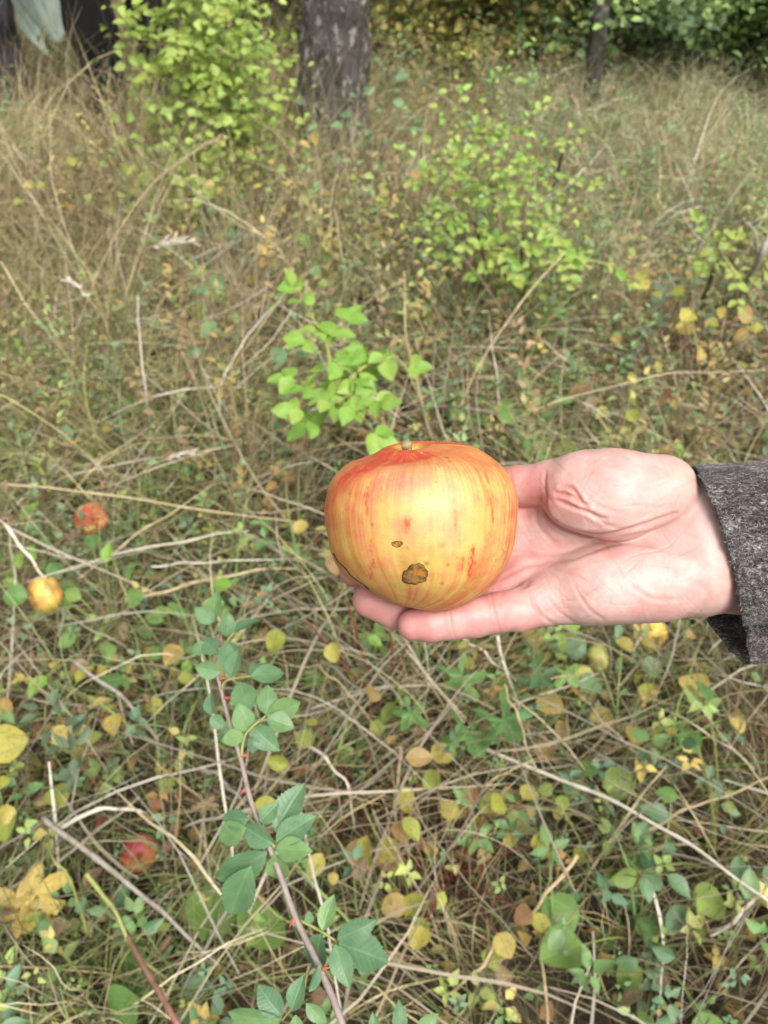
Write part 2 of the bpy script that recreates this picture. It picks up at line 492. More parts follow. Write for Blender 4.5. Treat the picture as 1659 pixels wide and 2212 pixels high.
# russet dots and sooty patches
rgd = np.random.default_rng(66)
for q in front[rgd.integers(0, len(front), 330)]:
    r_ = 1.3 + 1.6 * rgd.random() ** 2
    m_ = np.where(((AP - AP[q]) ** 2).sum(1) < (3 * r_) ** 2)[0]
    w_ = np.exp(-((AP[m_] - AP[q]) ** 2).sum(1) / r_ ** 2) * (.2 + .55 * rgd.random())
    c[m_] = c[m_] + (np.array([.34, .14, .045]) - c[m_]) * w_[:, None]
soot = np.clip(blob(1090, 1045, 16) + 1.1 * blob(1080, 1195, 26) + .8 * blob(1060, 1165, 22) + .8 * blob(1095, 1170, 20), 0, 1) * sstep(.42, .62, fbm(AP / 7, 64, 4))
c = c + (np.array([.20, .14, .07]) - c) * (.50 * soot)[:, None]
for (u, v, r, a) in [(965, 988, 5, .9), (972, 997, 4, .6), (922, 1217, 5, .7), (968, 1220, 4, .7), (955, 1260, 4, .7), (767, 1205, 9, .75), (740, 1109, 3, .5), (804, 1133, 3, .8), (756, 1066, 2.5, .6), (880, 1183, 4, .5), (1027, 1216, 4, .5), (898, 1262, 3, .6), (955, 1178, 7, .45)]:
    tgt = np.array([.62, .28, .03]) if r == 9 else np.array([.16, .08, .03])
    c = c + (tgt - c) * (a * blob(u, v, r))[:, None]
c = c + (np.array([.42, .30, .07]) - c) * np.clip(.55 * streakline([(921, 1146), (915, 1170), (905, 1200)], 3) + .5 * streakline([(897, 1150), (888, 1168), (880, 1172)], 2) + .32 * blob(908, 1172, 14), 0, .8)[:, None]
m_apple, nt, out = new_mat('apple_skin')
a = N(nt, 'ShaderNodeAttribute', attribute_name='tint')
p = N(nt, 'ShaderNodeBsdfPrincipled'); p.inputs['Roughness'].default_value = .36
p.inputs['Specular IOR Level'].default_value = .45
p.inputs['Subsurface Weight'].default_value = .12; p.inputs['Subsurface Radius'].default_value = (.006, .003, .001); p.inputs['Subsurface Scale'].default_value = .5
g = N(nt, 'ShaderNodeNewGeometry')
n1 = noise(nt, g.outputs['Position'], 900, 3)
cc = N(nt, 'ShaderNodeVectorMath', operation='SCALE'); nt.links.new(a.outputs['Color'], cc.inputs[0])
nt.links.new(math_(nt, 'MULTIPLY_ADD', n1, .30, .85), cc.inputs['Scale'])
nt.links.new(cc.outputs[0], p.inputs['Base Color'])
b_ = N(nt, 'ShaderNodeBump'); b_.inputs['Strength'].default_value = .12; b_.inputs['Distance'].default_value = .0006
nt.links.new(noise(nt, g.outputs['Position'], 420, 4), b_.inputs['Height']); nt.links.new(b_.outputs[0], p.inputs['Normal'])
nt.links.new(math_(nt, 'MULTIPLY_ADD', noise(nt, g.outputs['Position'], 160, 4), .22, .40), p.inputs['Roughness'])
nt.links.new(p.outputs[0], out.inputs[0])
apple = empty('apple', tuple(to_world(P(880, 1312, -20))))
tag(apple, 'large yellow apple streaked with red and scarred by a brown scab, held on open fingers', 'apple')
link('skin', mesh_np('apple_skin', to_world(AP), [AQ], [m_apple], np.stack([ph / 6.2832, s_], -1), np.clip(c * .80, .01, 1)), apple)
# stem stub
mb = MB()
sp = curve([P(888, 1003, 0), P(884, 988, 8), P(881, 972, 16), P(879, 962, 22), P(878, 953, 26)], 14)
mb.tube(to_world(sp), US * np.array([7.5, 7, 7, 7.5, 8, 8.5, 9, 9.5, 10, 11, 11.8, 12, 11, 7]), 14)
mb.V[0] += (fbm(mb.V[0] / .0012, 5, 2) - .5)[:, None] * .0012
mb.build('stem', plain_mat('stem_bark', (.16, .12, .05), (.42, .36, .18), 700, .85, .6, dist=.0008), apple)
# scabs
def scab(name, u, v, ru, rv, seed, mat, crater):
    nr, na = 12, 48
    V, col = [], []
    for r in range(nr + 1):
        for k in range(na):
            t = 2 * np.pi * k / na
            rr = r / nr
            edge = 1 + .10 * math.sin(2 * t + seed) + .07 * math.sin(3 * t + 2 * seed) + .045 * math.sin(7 * t + seed) + .03 * math.sin(13 * t)
            q, n = on_apple(u + ru * rr * edge * math.cos(t), v + rv * rr * edge * math.sin(t))
            hgt = 1.2 * (1 - rr ** 4) + 2.6 * (vn(np.array([q / 3]), 7)[0] - .4) * (1 - rr ** 6) + 1.2 * math.exp(-((rr - .78) / .16) ** 2) - .8 * (rr > .97)
            if crater: hgt -= 2.6 * math.exp(-(((rr * math.cos(t) - .25) ** 2 + (rr * math.sin(t) + .1) ** 2) / .22))
            hgt = max(hgt, .7 if rr < .93 else -.6)
            V.append(q + n * hgt)
            w = math.exp(-(((rr * math.cos(t) - .32) ** 2 + (rr * math.sin(t) + .12) ** 2) / .13)) if crater else .2
            dk = sstep(.35, .7, fbm(np.array([q / 5]), 9, 3))[0]
            ring = math.exp(-((rr - .95) / .16) ** 2)
            cl = np.array([.27, .15, .045]) * (1 - w) + np.array([.50, .17, .02]) * w
            cl = cl * (1 - .62 * dk * (1 - .6 * w)) * (1 - .40 * ring)
            col.append(cl)
    i = np.arange(nr)[:, None] * na; j = np.arange(na)[None]; j2 = (j + 1) % na
    Q = np.stack([i + j, i + j2, i + na + j2, i + na + j], -1).reshape(-1, 4)[:, ::-1]
    link(name, mesh_np(name, to_world(np.array(V)), [Q], [mat], None, np.array(col)), apple)
m_scab = tint_mat('scab_crust', .85, 0.0, .2, .45, 1400)
scab('scab', 897, 1241, 29, 24, 3, m_scab, True)
scab('small_scab', 858, 1175, 11.5, 8, 8, m_scab, False)
# dry black crack beside the eye
mb = MB()
ck = [(674 + .2917 * x, 933.1 + .2917 * y) for x, y in [(152, 905), (170, 940), (200, 980), (245, 1022), (275, 1065), (315, 1098), (350, 1122), (385, 1147), (410, 1170)]]
cp = np.array([on_apple(u + 2.5, v - 2.5)[0] for u, v in curve(ck, 40)])
mb.tube(to_world(cp), US * (1.6 + 1.5 * np.random.default_rng(3).random(40)), 6)
mb.build('crack', plain_mat('crack_cork', (.012, .010, .006), (.06, .045, .025), 900, 1.0), apple)

# ---- hand and forearm
hf = Field((P(690, 1420, 0)[0], -300, -345), (1000, 175, 95), 3.1)
palm = hf.new()
for a_, b2_, ra, rb in [((1500, 1098, -112), (1850, 1120, -150), 92, 98), ((1520, 1235, -102), (1850, 1250, -150), 93, 98), ((1510, 1165, -105), (1850, 1185, -140), 100, 104),
                        ((1490, 1120, -130), (1100, 1128, -205), 76, 58), ((1490, 1165, -130), (1095, 1203, -205), 80, 56), ((1490, 1205, -130), (1135, 1255, -165), 80, 55), ((1490, 1245, -112), (1190, 1293, -95), 76, 54)]:
    hf.cone(palm, P(*a_), P(*b2_), ra, rb, 46)
hf.cone(palm, P(1500, 1240, -70), P(1262, 1272, -74), 84, 74, 40)      # heel below the little finger
hf.cone(palm, P(1420, 1265, -62), P(1300, 1270, -66), 78, 76, 30)
thenar = hf.new()
for a_, b2_, ra, rb in [((1428, 1060, -74), (1320, 1066, -66), 82, 93), ((1320, 1066, -66), (1252, 1052, -78), 96, 80), ((1345, 1092, -52), (1262, 1088, -50), 66, 55), ((1262, 1086, -50), (1222, 1084, -62), 54, 44)]:
    hf.cone(thenar, P(*a_), P(*b2_), ra, rb, 34)
hand = smin(palm, thenar, 12)
th = hf.new()
hf.chain(th, [(P(1262, 1046, -88), 74), (P(1195, 1046, -112), 54), (P(1120, 1050, -150), 46), (P(1050, 1052, -205), 45), (P(1000, 1060, -235), 40), (P(955, 1078, -250), 31)], 16)
hand = smin(hand, th, 14)
del th, thenar, palm
fing = hf.new()
for ch in ([(P(1195, 1293, -92), 55), (P(1120, 1318, -72), 47.5), (P(1072, 1324, -62), 45), (P(1022, 1334, -56), 45), (P(976, 1341, -52), 42), (P(930, 1345, -50), 42), (P(893, 1349, -50), 35.5)],
           [(P(1130, 1258, -165), 54), (P(1000, 1328, -160), 47), (P(905, 1330, -138), 44), (P(850, 1316, -124), 44), (P(797, 1298, -112), 38.5)],
           [(P(1092, 1203, -205), 55), (P(980, 1292, -228), 47), (P(872, 1278, -208), 43), (P(768, 1231, -165), 40)],
           [(P(1097, 1128, -205), 56), (P(960, 1190, -268), 47), (P(860, 1205, -250), 43), (P(785, 1185, -212), 38)]):
    g1 = hf.new(); hf.chain(g1, ch, 9)
    fing = smin(fing, g1, 4)
hand = smin(hand, fing, 20)
del fing, g1
HV, HQ = surface_nets(hand, hf.lo, hf.h)
del hand
HN = vnormals(HV, HQ)
if ((HV - HV.mean(0)) * HN).sum() < 0: HQ = HQ[:, ::-1]; HN = -HN
HV = relax(HV, HQ, 2, .5)
HN = vnormals(HV, HQ)
huv = to_uv(HV)
red_ = np.zeros(len(HV))
facing = sstep(-.15, .25, HN[:, 2])
zfilt = np.ones(len(HV))
def crease(pts, w, dep, bulge=.5, redn=.5, zmin=-400, zmax=400):
    "a skin fold: sinks along the line, swells on both sides"
    global HV, red_
    C = curve(pts, 220)
    t = np.linspace(0, 1, 220); env = np.sin(np.pi * np.clip(t * .9 + .05, 0, 1)) ** .5
    bb = (huv[:, 0] > C[:, 0].min() - 5 * w) & (huv[:, 0] < C[:, 0].max() + 5 * w) & (huv[:, 1] > C[:, 1].min() - 5 * w) & (huv[:, 1] < C[:, 1].max() + 5 * w) & (HN[:, 2] > -.1) & (HV[:, 2] > zmin) & (HV[:, 2] < zmax)
    I = np.where(bb)[0]
    if not len(I): return
    D = ((huv[I][:, None] - C[None]) ** 2).sum(2)
    k = D.argmin(1); d = np.sqrt(D[np.arange(len(I)), k]); e = env[k] * facing[I]
    dep = dep * .50; w = w * .85
    prof = -dep * np.exp(-(d / w) ** 2) + bulge * dep * np.exp(-((d - 2.4 * w) / (1.3 * w)) ** 2)
    HV[I] += HN[I] * (prof * e)[:, None]
    red_[I] += redn * np.exp(-(d / (1.1 * w)) ** 2) * e
def cc2(L): return [(1036.8 + .375 * x, 933.1 + .375 * y) for x, y in L]       # from the enlarged palm view
# thenar fold, its nose and the hollows above it
crease(cc2([(375, 425), (385, 470), (430, 520), (500, 560), (600, 585), (700, 592), (800, 577), (900, 548), (1000, 515), (1130, 468)]), 4.6, 11, .30, 1.0)
crease(cc2([(440, 352), (490, 358), (535, 372), (560, 400)]), 4.6, 13, .5, .9)
crease(cc2([(470, 318), (520, 322), (555, 355), (590, 410), (615, 425)]), 5, 12, .45, 1.0)
crease(cc2([(450, 395), (520, 425), (600, 452), (680, 490), (720, 500)]), 4.8, 8, .4, .7)
crease(cc2([(380, 230), (375, 300), (378, 380), (372, 425)]), 4, 6, .2, .9)
crease(cc2([(650, 480), (720, 530), (860, 560)]), 4, 2.2, .3, .25)
# lines of the palm
crease(cc2([(320, 440), (330, 520), (380, 590), (440, 640), (480, 665)]), 5, 4.5, .6, .25)
crease(cc2([(170, 680), (250, 690), (330, 705), (420, 715)]), 4, 3.5, .5, .55)
crease(cc2([(140, 745), (200, 715), (280, 705), (400, 740), (520, 735), (620, 700), (760, 650), (880, 640), (980, 660)]), 4.5, 3.6, .5, .35)
crease(cc2([(480, 700), (600, 650), (740, 610), (900, 590), (1040, 560), (1180, 480)]), 4.5, 2.6, .5, .25)
crease(cc2([(880, 660), (960, 655), (1060, 680), (1150, 710)]), 4, 2.2, .4, .3)
crease(cc2([(220, 630), (270, 670), (310, 700)]), 3, 1.6, .3, .3)
crease(cc2([(110, 850), (170, 820), (260, 775), (360, 760), (480, 752)]), 5.5, 4.0, .6, .5)
crease(cc2([(225, 905), (265, 885), (290, 860)]), 5, 4.5, .3, .6)
crease(cc2([(860, 870), (920, 920), (980, 955), (1060, 965), (1140, 960)]), 5, 2.6, .4, .3)
crease(cc2([(540, 870), (580, 950), (640, 1030), (720, 1085)]), 4, 2.6, .4, .4)
crease(cc2([(285, 930), (320, 1010), (370, 1070), (440, 1110)]), 4, 3.2, .4, .5)
crease(cc2([(400, 970), (460, 1040), (540, 1095)]), 4, 2.2, .4, .3)
crease(cc2([(880, 420), (1000, 430), (1080, 440)]), 4, 1.6, .4, .15)
crease(cc2([(560, 290), (620, 380), (700, 430), (840, 480)]), 5, 1.8, .4, .15)
crease(cc2([(1230, 860), (1300, 900), (1330, 960)]), 8, 2.0, .3, .3)
# finger joints
crease([(968, 1300), (972, 1325), (975, 1350), (984, 1378)], 2.6, 3.0, .5, .55)
crease([(1060, 1282), (1066, 1310), (1074, 1345), (1084, 1372)], 2.8, 2.8, .5, .5)
crease([(1086, 1278), (1083, 1295), (1080, 1312)], 2.6, 1.6, .4, .35)
crease([(1040, 1060 - 56), (1044, 1060), (1050, 1094)], 3, 2, .3, .3, zmax=-60)
crease([(1101, 1010), (1106, 1035), (1112, 1055)], 3, 1.6, .3, .3, zmax=-60)
crease([(1150, 1290), (1163, 1320), (1168, 1345)], 4, 2.2, .4, .3)
HN = vnormals(HV, HQ)
HV = HV + HN * ((fbm(HV / 45, 81, 2) - .5) * 3.0 + (fbm(HV / 11, 82, 3) - .5) * .6)[:, None]
HV = relax(HV, HQ, 1, .25)
rgc = np.random.default_rng(12)
for k in range(130):                      # fine lines of the palm and fingers
    u0, v0 = 1120 + 400 * rgc.random(), 985 + 350 * rgc.random()
    a0 = (R(-20) if rgc.random() < .55 else R(55)) + rgc.normal() * .35; L0 = 14 + 34 * rgc.random()
    crease([(u0 - L0 * math.cos(a0), v0 - L0 * math.sin(a0)), (u0 + 3 * rgc.normal(), v0 + 3 * rgc.normal()), (u0 + L0 * math.cos(a0), v0 + L0 * math.sin(a0))], 1.9, 1.3, .2, .26)
# skin tone: paler wrist and heel, pinker fingers, thumb and folds
u_, v_ = huv[:, 0], huv[:, 1]
pinkness = sstep(1240, 1060, u_) * .75 + .25 * sstep(1010, 870, u_) + .55 * (sstep(.40, .7, fbm(HV / 42, 83, 4)) - .25) + .3 * np.exp(-(((u_ - 1160) / 70) ** 2 + ((v_ - 1075) / 35) ** 2))
pinkness += .25 * np.exp(-(((u_ - 1490) / 60) ** 2 + ((v_ - 1240) / 60) ** 2))
palec, pinkc, redc, olive = np.array([.525, .340, .305]), np.array([.495, .222, .200]), np.array([.40, .115, .085]), np.array([.425, .305, .235])
hc = palec + (pinkc - palec) * np.clip(pinkness, 0, 1)[:, None]
hc = hc + (olive - hc) * (.6 * np.clip(np.exp(-(((u_ - 1480) / 60) ** 2 + ((v_ - 1030) / 60) ** 2)) + sstep(1325, 1350, v_) * sstep(1200, 1260, u_) + sstep(1500, 1590, u_) * .5, 0, 1))[:, None]
for vp in ([(1370, 1000), (1430, 1030), (1520, 1075), (1600, 1100)], [(1440, 1150), (1500, 1170), (1590, 1185)], [(1400, 1040), (1460, 1080), (1560, 1130)]):
    Cv = curve(vp, 40); dv = np.min(np.stack([((huv - q) ** 2).sum(1) for q in Cv], 0), axis=0)
    hc = hc + (np.array([.36, .315, .30]) - hc) * (.28 * np.exp(-dv / 90.0) * facing)[:, None]      # veins under the thin skin of the wrist
hc = hc + (redc - hc) * np.clip(red_ * .5, 0, .6)[:, None]
m_skin, nt, out = new_mat('skin_tone')
a = N(nt, 'ShaderNodeAttribute', attribute_name='tint')
g = N(nt, 'ShaderNodeNewGeometry')
p = N(nt, 'ShaderNodeBsdfPrincipled'); p.inputs['Roughness'].default_value = .48; p.inputs['Specular IOR Level'].default_value = .38
p.inputs['Subsurface Weight'].default_value = .22; p.inputs['Subsurface Radius'].default_value = (1.0, .32, .16); p.inputs['Subsurface Scale'].default_value = .0034
k = math_(nt, 'MULTIPLY_ADD', noise(nt, g.outputs['Position'], 380, 4), .16, .92)
cc = N(nt, 'ShaderNodeVectorMath', operation='SCALE'); nt.links.new(a.outputs['Color'], cc.inputs[0]); nt.links.new(k, cc.inputs['Scale'])
mott = math_(nt, 'MULTIPLY', math_(nt, 'SUBTRACT', noise(nt, g.outputs['Position'], 130, 4), .5), 1.6, clamp=True)
nt.links.new(mixrgb(nt, math_(nt, 'MULTIPLY', mott, .8), cc.outputs[0], (.47, .17, .14)), p.inputs['Base Color'])
b_ = N(nt, 'ShaderNodeBump'); b_.inputs['Strength'].default_value = .25; b_.inputs['Distance'].default_value = .0004
nt.links.new(noise(nt, g.outputs['Position'], 1500, 3), b_.inputs['Height']); nt.links.new(b_.outputs[0], p.inputs['Normal'])
nt.links.new(p.outputs[0], out.inputs[0])
person = empty('person', tuple(to_world(P(1400, 1200, -100))))
tag(person, 'person reaching in a grey wool sleeve, open palm up and apple resting on the fingers', 'person')
link('hand', mesh_np('hand', to_world(HV), [HQ], [m_skin], None, np.clip(hc, 0, 1)), person)

# ---- wool sleeve
prof = [(1498, 1004, -75), (1512, 1030, -8), (1538, 1088, 18), (1563, 1150, 24), (1581, 1215, 24), (1593, 1275, 16), (1601, 1328, 0), (1607, 1352, -28),
        (1617, 1340, -72), (1612, 1380, -84), (1616, 1438, -112), (1566, 1388, -205), (1530, 1328, -240), (1512, 1240, -268), (1498, 1120, -262), (1494, 1040, -215)]
n = 180
cl = curve(prof + prof[:3], 18 * 20)
cl = cl[20:20 + 16 * 20]
NPR = len(cl)
rings = []
offs = [0, 3, 8, 16, 28, 45, 65, 90, 120, 155, 200, 260, 340, 460, 620, 820, 1200, 1700, 2100, 2101]
for o_ in offs:
    f = sstep(120, 620, np.array([o_]))[0]
    R3 = []
    ang = np.linspace(0, 2 * np.pi, NPR, endpoint=False)
    u2 = cl[:, 0] + o_
    u2 = u2 * (1 - f) + (1560 + o_) * f
    v2 = cl[:, 1] * (1 - f) + (1225 - 225 * np.cos(ang)) * f - .075 * o_ * (1 - f)
    z2 = cl[:, 2] * (1 - f) + (-115 + 165 * np.sin(ang)) * f + 3 * math.exp(-((o_ - 8) / 9) ** 2)
    if o_ == 0: z2 = z2 - 2
    if o_ == 2101: u2 = u2 * 0 + 3660; v2 = v2 * 0 + 1225; z2 = z2 * 0 - 115
    rings.append(np.stack([P(a1, b1, c1) for a1, b1, c1 in zip(u2, v2, z2)]))
SVv = np.array(rings)
i = np.arange(len(offs) - 1)[:, None] * NPR; j = np.arange(NPR)[None]; j2 = (j + 1) % NPR
SQ = np.stack([i + j, i + NPR + j, i + NPR + j2, i + j2], -1).reshape(-1, 4)
SV2 = SVv.reshape(-1, 3)
SN = vnormals(SV2, SQ)
if ((SV2 - SV2.mean(0)) * SN).sum() < 0: SQ = SQ[:, ::-1]; SN = -SN
SV2 = SV2 + SN * ((fbm(SV2 / 60, 91, 3) - .5) * 16 + (fbm(SV2 / 9, 92, 2) - .5) * 5)[:, None]
m_wool, nt, out = new_mat('grey_melange_wool')
tc = N(nt, 'ShaderNodeTexCoord')
mp = N(nt, 'ShaderNodeMapping'); mp.inputs['Rotation'].default_value = (0.2, 0.5, R(38)); mp.inputs['Scale'].default_value = (1, 2.3, 1.2)
nt.links.new(tc.outputs['Object'], mp.inputs[0])
f1 = noise(nt, mp.outputs[0], 480, 5, .75, .8)
f2 = noise(nt, mp.outputs[0], 62, 3, .6)
f3 = noise(nt, tc.outputs['Object'], 1500, 3, .7)
mx = math_(nt, 'ADD', math_(nt, 'MULTIPLY', f1, .72), math_(nt, 'ADD', math_(nt, 'MULTIPLY', f2, .26), math_(nt, 'MULTIPLY', f3, .16)))
wc = ramp(nt, mx, [(.44, (.009, .007, .006)), (.54, (.036, .030, .028)), (.61, (.10, .088, .082)), (.69, (.31, .285, .27)), (.78, (.55, .52, .50))])
p = N(nt, 'ShaderNodeBsdfPrincipled'); p.inputs['Roughness'].default_value = .95; p.inputs['Specular IOR Level'].default_value = .1
p.inputs['Sheen Weight'].default_value = .15
nt.links.new(wc, p.inputs['Base Color'])
b_ = N(nt, 'ShaderNodeBump'); b_.inputs['Strength'].default_value = .8; b_.inputs['Distance'].default_value = .0012
nt.links.new(mx, b_.inputs['Height']); nt.links.new(b_.outputs[0], p.inputs['Normal'])
nt.links.new(p.outputs[0], out.inputs[0])
sleeve = link('sleeve', mesh_np('sleeve', to_world(SV2), [SQ], [m_wool]), person)
so = sleeve.modifiers.new('thickness', 'SOLIDIFY'); so.thickness = .0026; so.offset = -1
# loose wool fibres standing off the cloth
rg = np.random.default_rng(8)
K = 2600
fi = rg.integers(0, len(SQ), K * 3)
ce = SV2[SQ[fi]].mean(1); fi = fi[(ce[:, 0] < 1000)][:K]
w4 = rg.random((len(fi), 4)); w4 /= w4.sum(1)[:, None]
b0 = (SV2[SQ[fi]] * w4[:, :, None]).sum(1); nn = SN[SQ[fi]].mean(1)
tg = np.cross(nn, rg.normal(size=nn.shape)); tg /= np.linalg.norm(tg, axis=1)[:, None]
L = (5 + 11 * rg.random(len(fi)) ** 2)[:, None]
p0 = b0 - nn; p1 = b0 + tg * L * .5 + nn * L * .28; p2 = b0 + tg * L + nn * L * (.1 + .35 * rg.random((len(fi), 1)))
sd = np.cross(tg, nn) * .36
Vf = np.stack([p0 - sd, p0 + sd, p1 - sd, p1 + sd, p2], 1).reshape(-1, 3)
kk = np.arange(len(fi))[:, None] * 5
gq = np.concatenate([kk + 0, kk + 1, kk + 3, kk + 2], 1); gt = np.concatenate([kk + 2, kk + 3, kk + 4], 1)
gcol = np.repeat((.05 + .4 * rg.random(len(fi)) ** 2)[:, None] * np.array([1, .97, .95]), 5, axis=0)
fz = link('wool_fibres', mesh_np('wool_fibres', to_world(Vf), [gq, gt], [tint_mat('wool_fibre', .9, .2, .1, .1)], None, gcol), person)
tag(fz, kind='stuff')

# ================================================================== GROUND
def gz(x, y):
    x = np.asarray(x, float); y = np.asarray(y, float)
    q = np.stack([x * 1.1, y * 1.1, np.zeros_like(x)], -1).reshape(-1, 3)
    return ((fbm(q, 101, 3) - .5) * .16).reshape(x.shape)
def near_axis(n, lo, hi, fine_lo, fine_hi):
    return np.unique(np.concatenate([np.linspace(lo, fine_lo, 14), np.linspace(fine_lo, fine_hi, n), np.linspace(fine_hi, hi, 14)]))
gx = near_axis(110, -60, 60, -4, 4); gy = near_axis(120, -40, 80, -1.5, 9)
GX, GY = np.meshgrid(gx, gy)
far = 1 - sstep(9, 20, np.hypot(GX, GY - 3))
GV = np.stack([GX, GY, gz(GX, GY) * far], -1).reshape(-1, 3)
nx_ = len(gx)
i = np.arange(len(gy) - 1)[:, None] * nx_; j = np.arange(nx_ - 1)[None]
GQ = np.stack([i + j, i + j + 1, i + nx_ + j + 1, i + nx_ + j], -1).reshape(-1, 4)
m_soil, nt, out = new_mat('leaf_mould_soil')
g = N(nt, 'ShaderNodeNewGeometry')
nn1 = noise(nt, g.outputs['Position'], 9, 8, .7)
col_ = ramp(nt, nn1, [(.3, (.022, .017, .011)), (.5, (.055, .042, .026)), (.62, (.10, .075, .043)), (.75, (.06, .068, .028))])
p = N(nt, 'ShaderNodeBsdfPrincipled'); p.inputs['Roughness'].default_value = .95; p.inputs['Specular IOR Level'].default_value = .1
nt.links.new(col_, p.inputs['Base Color'])
b_ = N(nt, 'ShaderNodeBump'); b_.inputs['Strength'].default_value = .9; b_.inputs['Distance'].default_value = .02
nt.links.new(noise(nt, g.outputs['Position'], 45, 6, .7), b_.inputs['Height']); nt.links.new(b_.outputs[0], p.inputs['Normal'])
nt.links.new(p.outputs[0], out.inputs[0])
tag(link('ground', mesh_np('ground', GV, [GQ], [m_soil])), 'dark leaf mould under the tangled meadow grass', 'ground', kind='structure')

# ================================================================== GRASS AND LITTER (uncountable)
TAN = np.array([(.42, .33, .185), (.49, .40, .245), (.35, .275, .15), (.54, .46, .32), (.26, .195, .11), (.43, .37, .20), (.37, .34, .165), (.31, .29, .125)])
GREEN = np.array([(.17, .29, .085), (.22, .34, .10), (.14, .25, .075), (.28, .36, .12), (.16, .29, .115)])
def pick(pal, n, rg, jit=.18):
    c = pal[rg.integers(0, len(pal), n)]
    return c * (1 + jit * rg.normal(size=(n, 1))).clip(.5, 1.6)
def in_view(x, y, pad=.35):
    d = y * C_ + CAM_H * S
    return np.abs(x) < TH * d + pad
def scatter(n, rg, y0=.12, y1=6.4, pad=.5, dens=None):
    "ground points over the part of the meadow in view and a margin round it"
    X, Y = [], []
    while sum(map(len, X)) < n:
        y = y0 + (y1 - y0) * rg.random(n * 2); x = (rg.random(n * 2) - .5) * 6.6
        k = in_view(x, y, pad)
        if dens is not None: k &= rg.random(n * 2) < dens(x, y)
        X.append(x[k]); Y.append(y[k])
    return np.concatenate(X)[:n], np.concatenate(Y)[:n]
def blades(name, mat, x, y, z, length, az, tilt, grav, width, col, seg=6, curl=.25, rg=RNG, tipcol=None):
    n = len(x)
    P_ = np.zeros((n, seg + 1, 3)); P_[:, 0] = np.stack([x, y, z], -1)
    d = np.stack([np.cos(az) * np.sin(tilt), np.sin(az) * np.sin(tilt), np.cos(tilt)], -1)
    st = (length / seg)[:, None]
    cv = rg.normal(size=(n, 3)) * curl
    for k in range(seg):
        P_[:, k + 1] = P_[:, k] + d * st
        d = d + np.array([0, 0, -1.0]) * (grav / seg)[:, None] * (k + 1) / seg * 2 + cv / seg + rg.normal(size=(n, 3)) * curl * .35
        d /= np.linalg.norm(d, axis=1)[:, None]
    gl = gz(P_[..., 0], P_[..., 1])
    P_[..., 2] = np.where(P_[..., 2] < gl + .004, gl + .004 + .01 * rg.random((n, 1)), P_[..., 2])
    T = np.gradient(P_, axis=1); T /= np.linalg.norm(T, axis=2)[..., None] + 1e-9
    rnd = rg.normal(size=(n, 1, 3)); rnd[..., 2] *= .4
    sd = np.cross(T, rnd); sd /= np.linalg.norm(sd, axis=2)[..., None] + 1e-9
    tt = np.linspace(0, 1, seg + 1)
    w = width[:, None] * (np.minimum(1, .55 + tt * 1.6) * (1 - tt ** 2.2 * .88))[None]
    Lv, Rv = P_ - sd * w[..., None] / 2, P_ + sd * w[..., None] / 2
    V = np.stack([Lv, Rv], 2).reshape(-1, 3)
    b = np.arange(n)[:, None] * (2 * (seg + 1)) + 2 * np.arange(seg)[None]
    Q = np.stack([b, b + 1, b + 3, b + 2], -1).reshape(-1, 4)
    tc_ = col if tipcol is None else tipcol
    cc = col[:, None, :] * (1 - tt)[None, :, None] + tc_[:, None, :] * tt[None, :, None]
    cc = np.repeat(cc, 2, axis=1).reshape(-1, 3)
    return tag(link(name, mesh_np(name, V, [Q], [mat], None, cc)), kind='stuff')
m_dry = tint_mat('dry_grass_blade', .6, .22, .3, .30, 90)
m_green = tint_mat('green_grass_blade', .45, .35, .4, .25, 70)
def n2(x, y, f, seed): return fbm(np.stack([x * f, y * f, np.zeros_like(x)], -1), seed, 3)
def flow(x, y, seed, f=1.3):
    "combed direction of lodged grass, varying smoothly over the meadow"
    return 0.35 + (fbm(np.stack([x * f, y * f, np.zeros_like(x)], -1), seed, 2) - .5) * 9.0
def tufts(nt, per, rg, y0, y1, spread, dens=None, pad=.5):
    "blade roots gathered in tufts: positions, outward azimuths, tuft index"
    tx, ty = scatter(nt, rg, y0, y1, pad, dens)
    m = rg.integers(per // 2, per * 3 // 2, nt)
    I = np.repeat(np.arange(nt), m); n = len(I)
    a = rg.random(n) * 6.283; r = spread * np.sqrt(rg.random(n)) * (.5 + rg.random(nt))[I]
    return tx[I] + np.cos(a) * r, ty[I] + np.sin(a) * r, a + rg.normal(size=n) * .5, I
# matted straw lying combed over the ground
rg = np.random.default_rng(201)
n = 48000
x, y = scatter(n, rg)
o = blades('matted_straw', m_dry, x, y, gz(x, y) + .015 + .13 * rg.random(n) ** 1.5 * (.35 + 1.0 * n2(x, y, 1.6, 5)), .10 + .32 * rg.random(n) ** 1.5, flow(x, y, 15) + rg.normal(0, .55, n) + np.pi * (rg.random(n) < .4), R(70) + R(34) * rg.random(n), .35 + .3 * rg.random(n),
           .0012 + .0028 * rg.random(n) ** 2.5, pick(TAN, n, rg) * (.60 + .75 * sstep(.35, .65, n2(x, y, 2.2, 9)))[:, None], 6, .40, rg)
tag(o, 'pale matted straw of old grass lying over the ground', 'straw')
rg = np.random.default_rng(209)
n = 1900
x, y = scatter(n, rg, .12, 3.0, .15)
o = blades('coarse_straw', m_dry, x, y, gz(x, y) + .04 + .12 * rg.random(n), .16 + .38 * rg.random(n), flow(x, y, 15) + rg.normal(0, .7, n) + np.pi * (rg.random(n) < .4), R(58) + R(46) * rg.random(n), .15 + .4 * rg.random(n), .0026 + .0030 * rg.random(n), pick(np.array([(.50, .44, .34), (.40, .34, .25), (.60, .55, .46), (.46, .38, .24), (.33, .28, .22)]), n, rg), 7, .28, rg)
tag(o, 'coarse bleached straws lying crosswise through the near grass', 'straw')
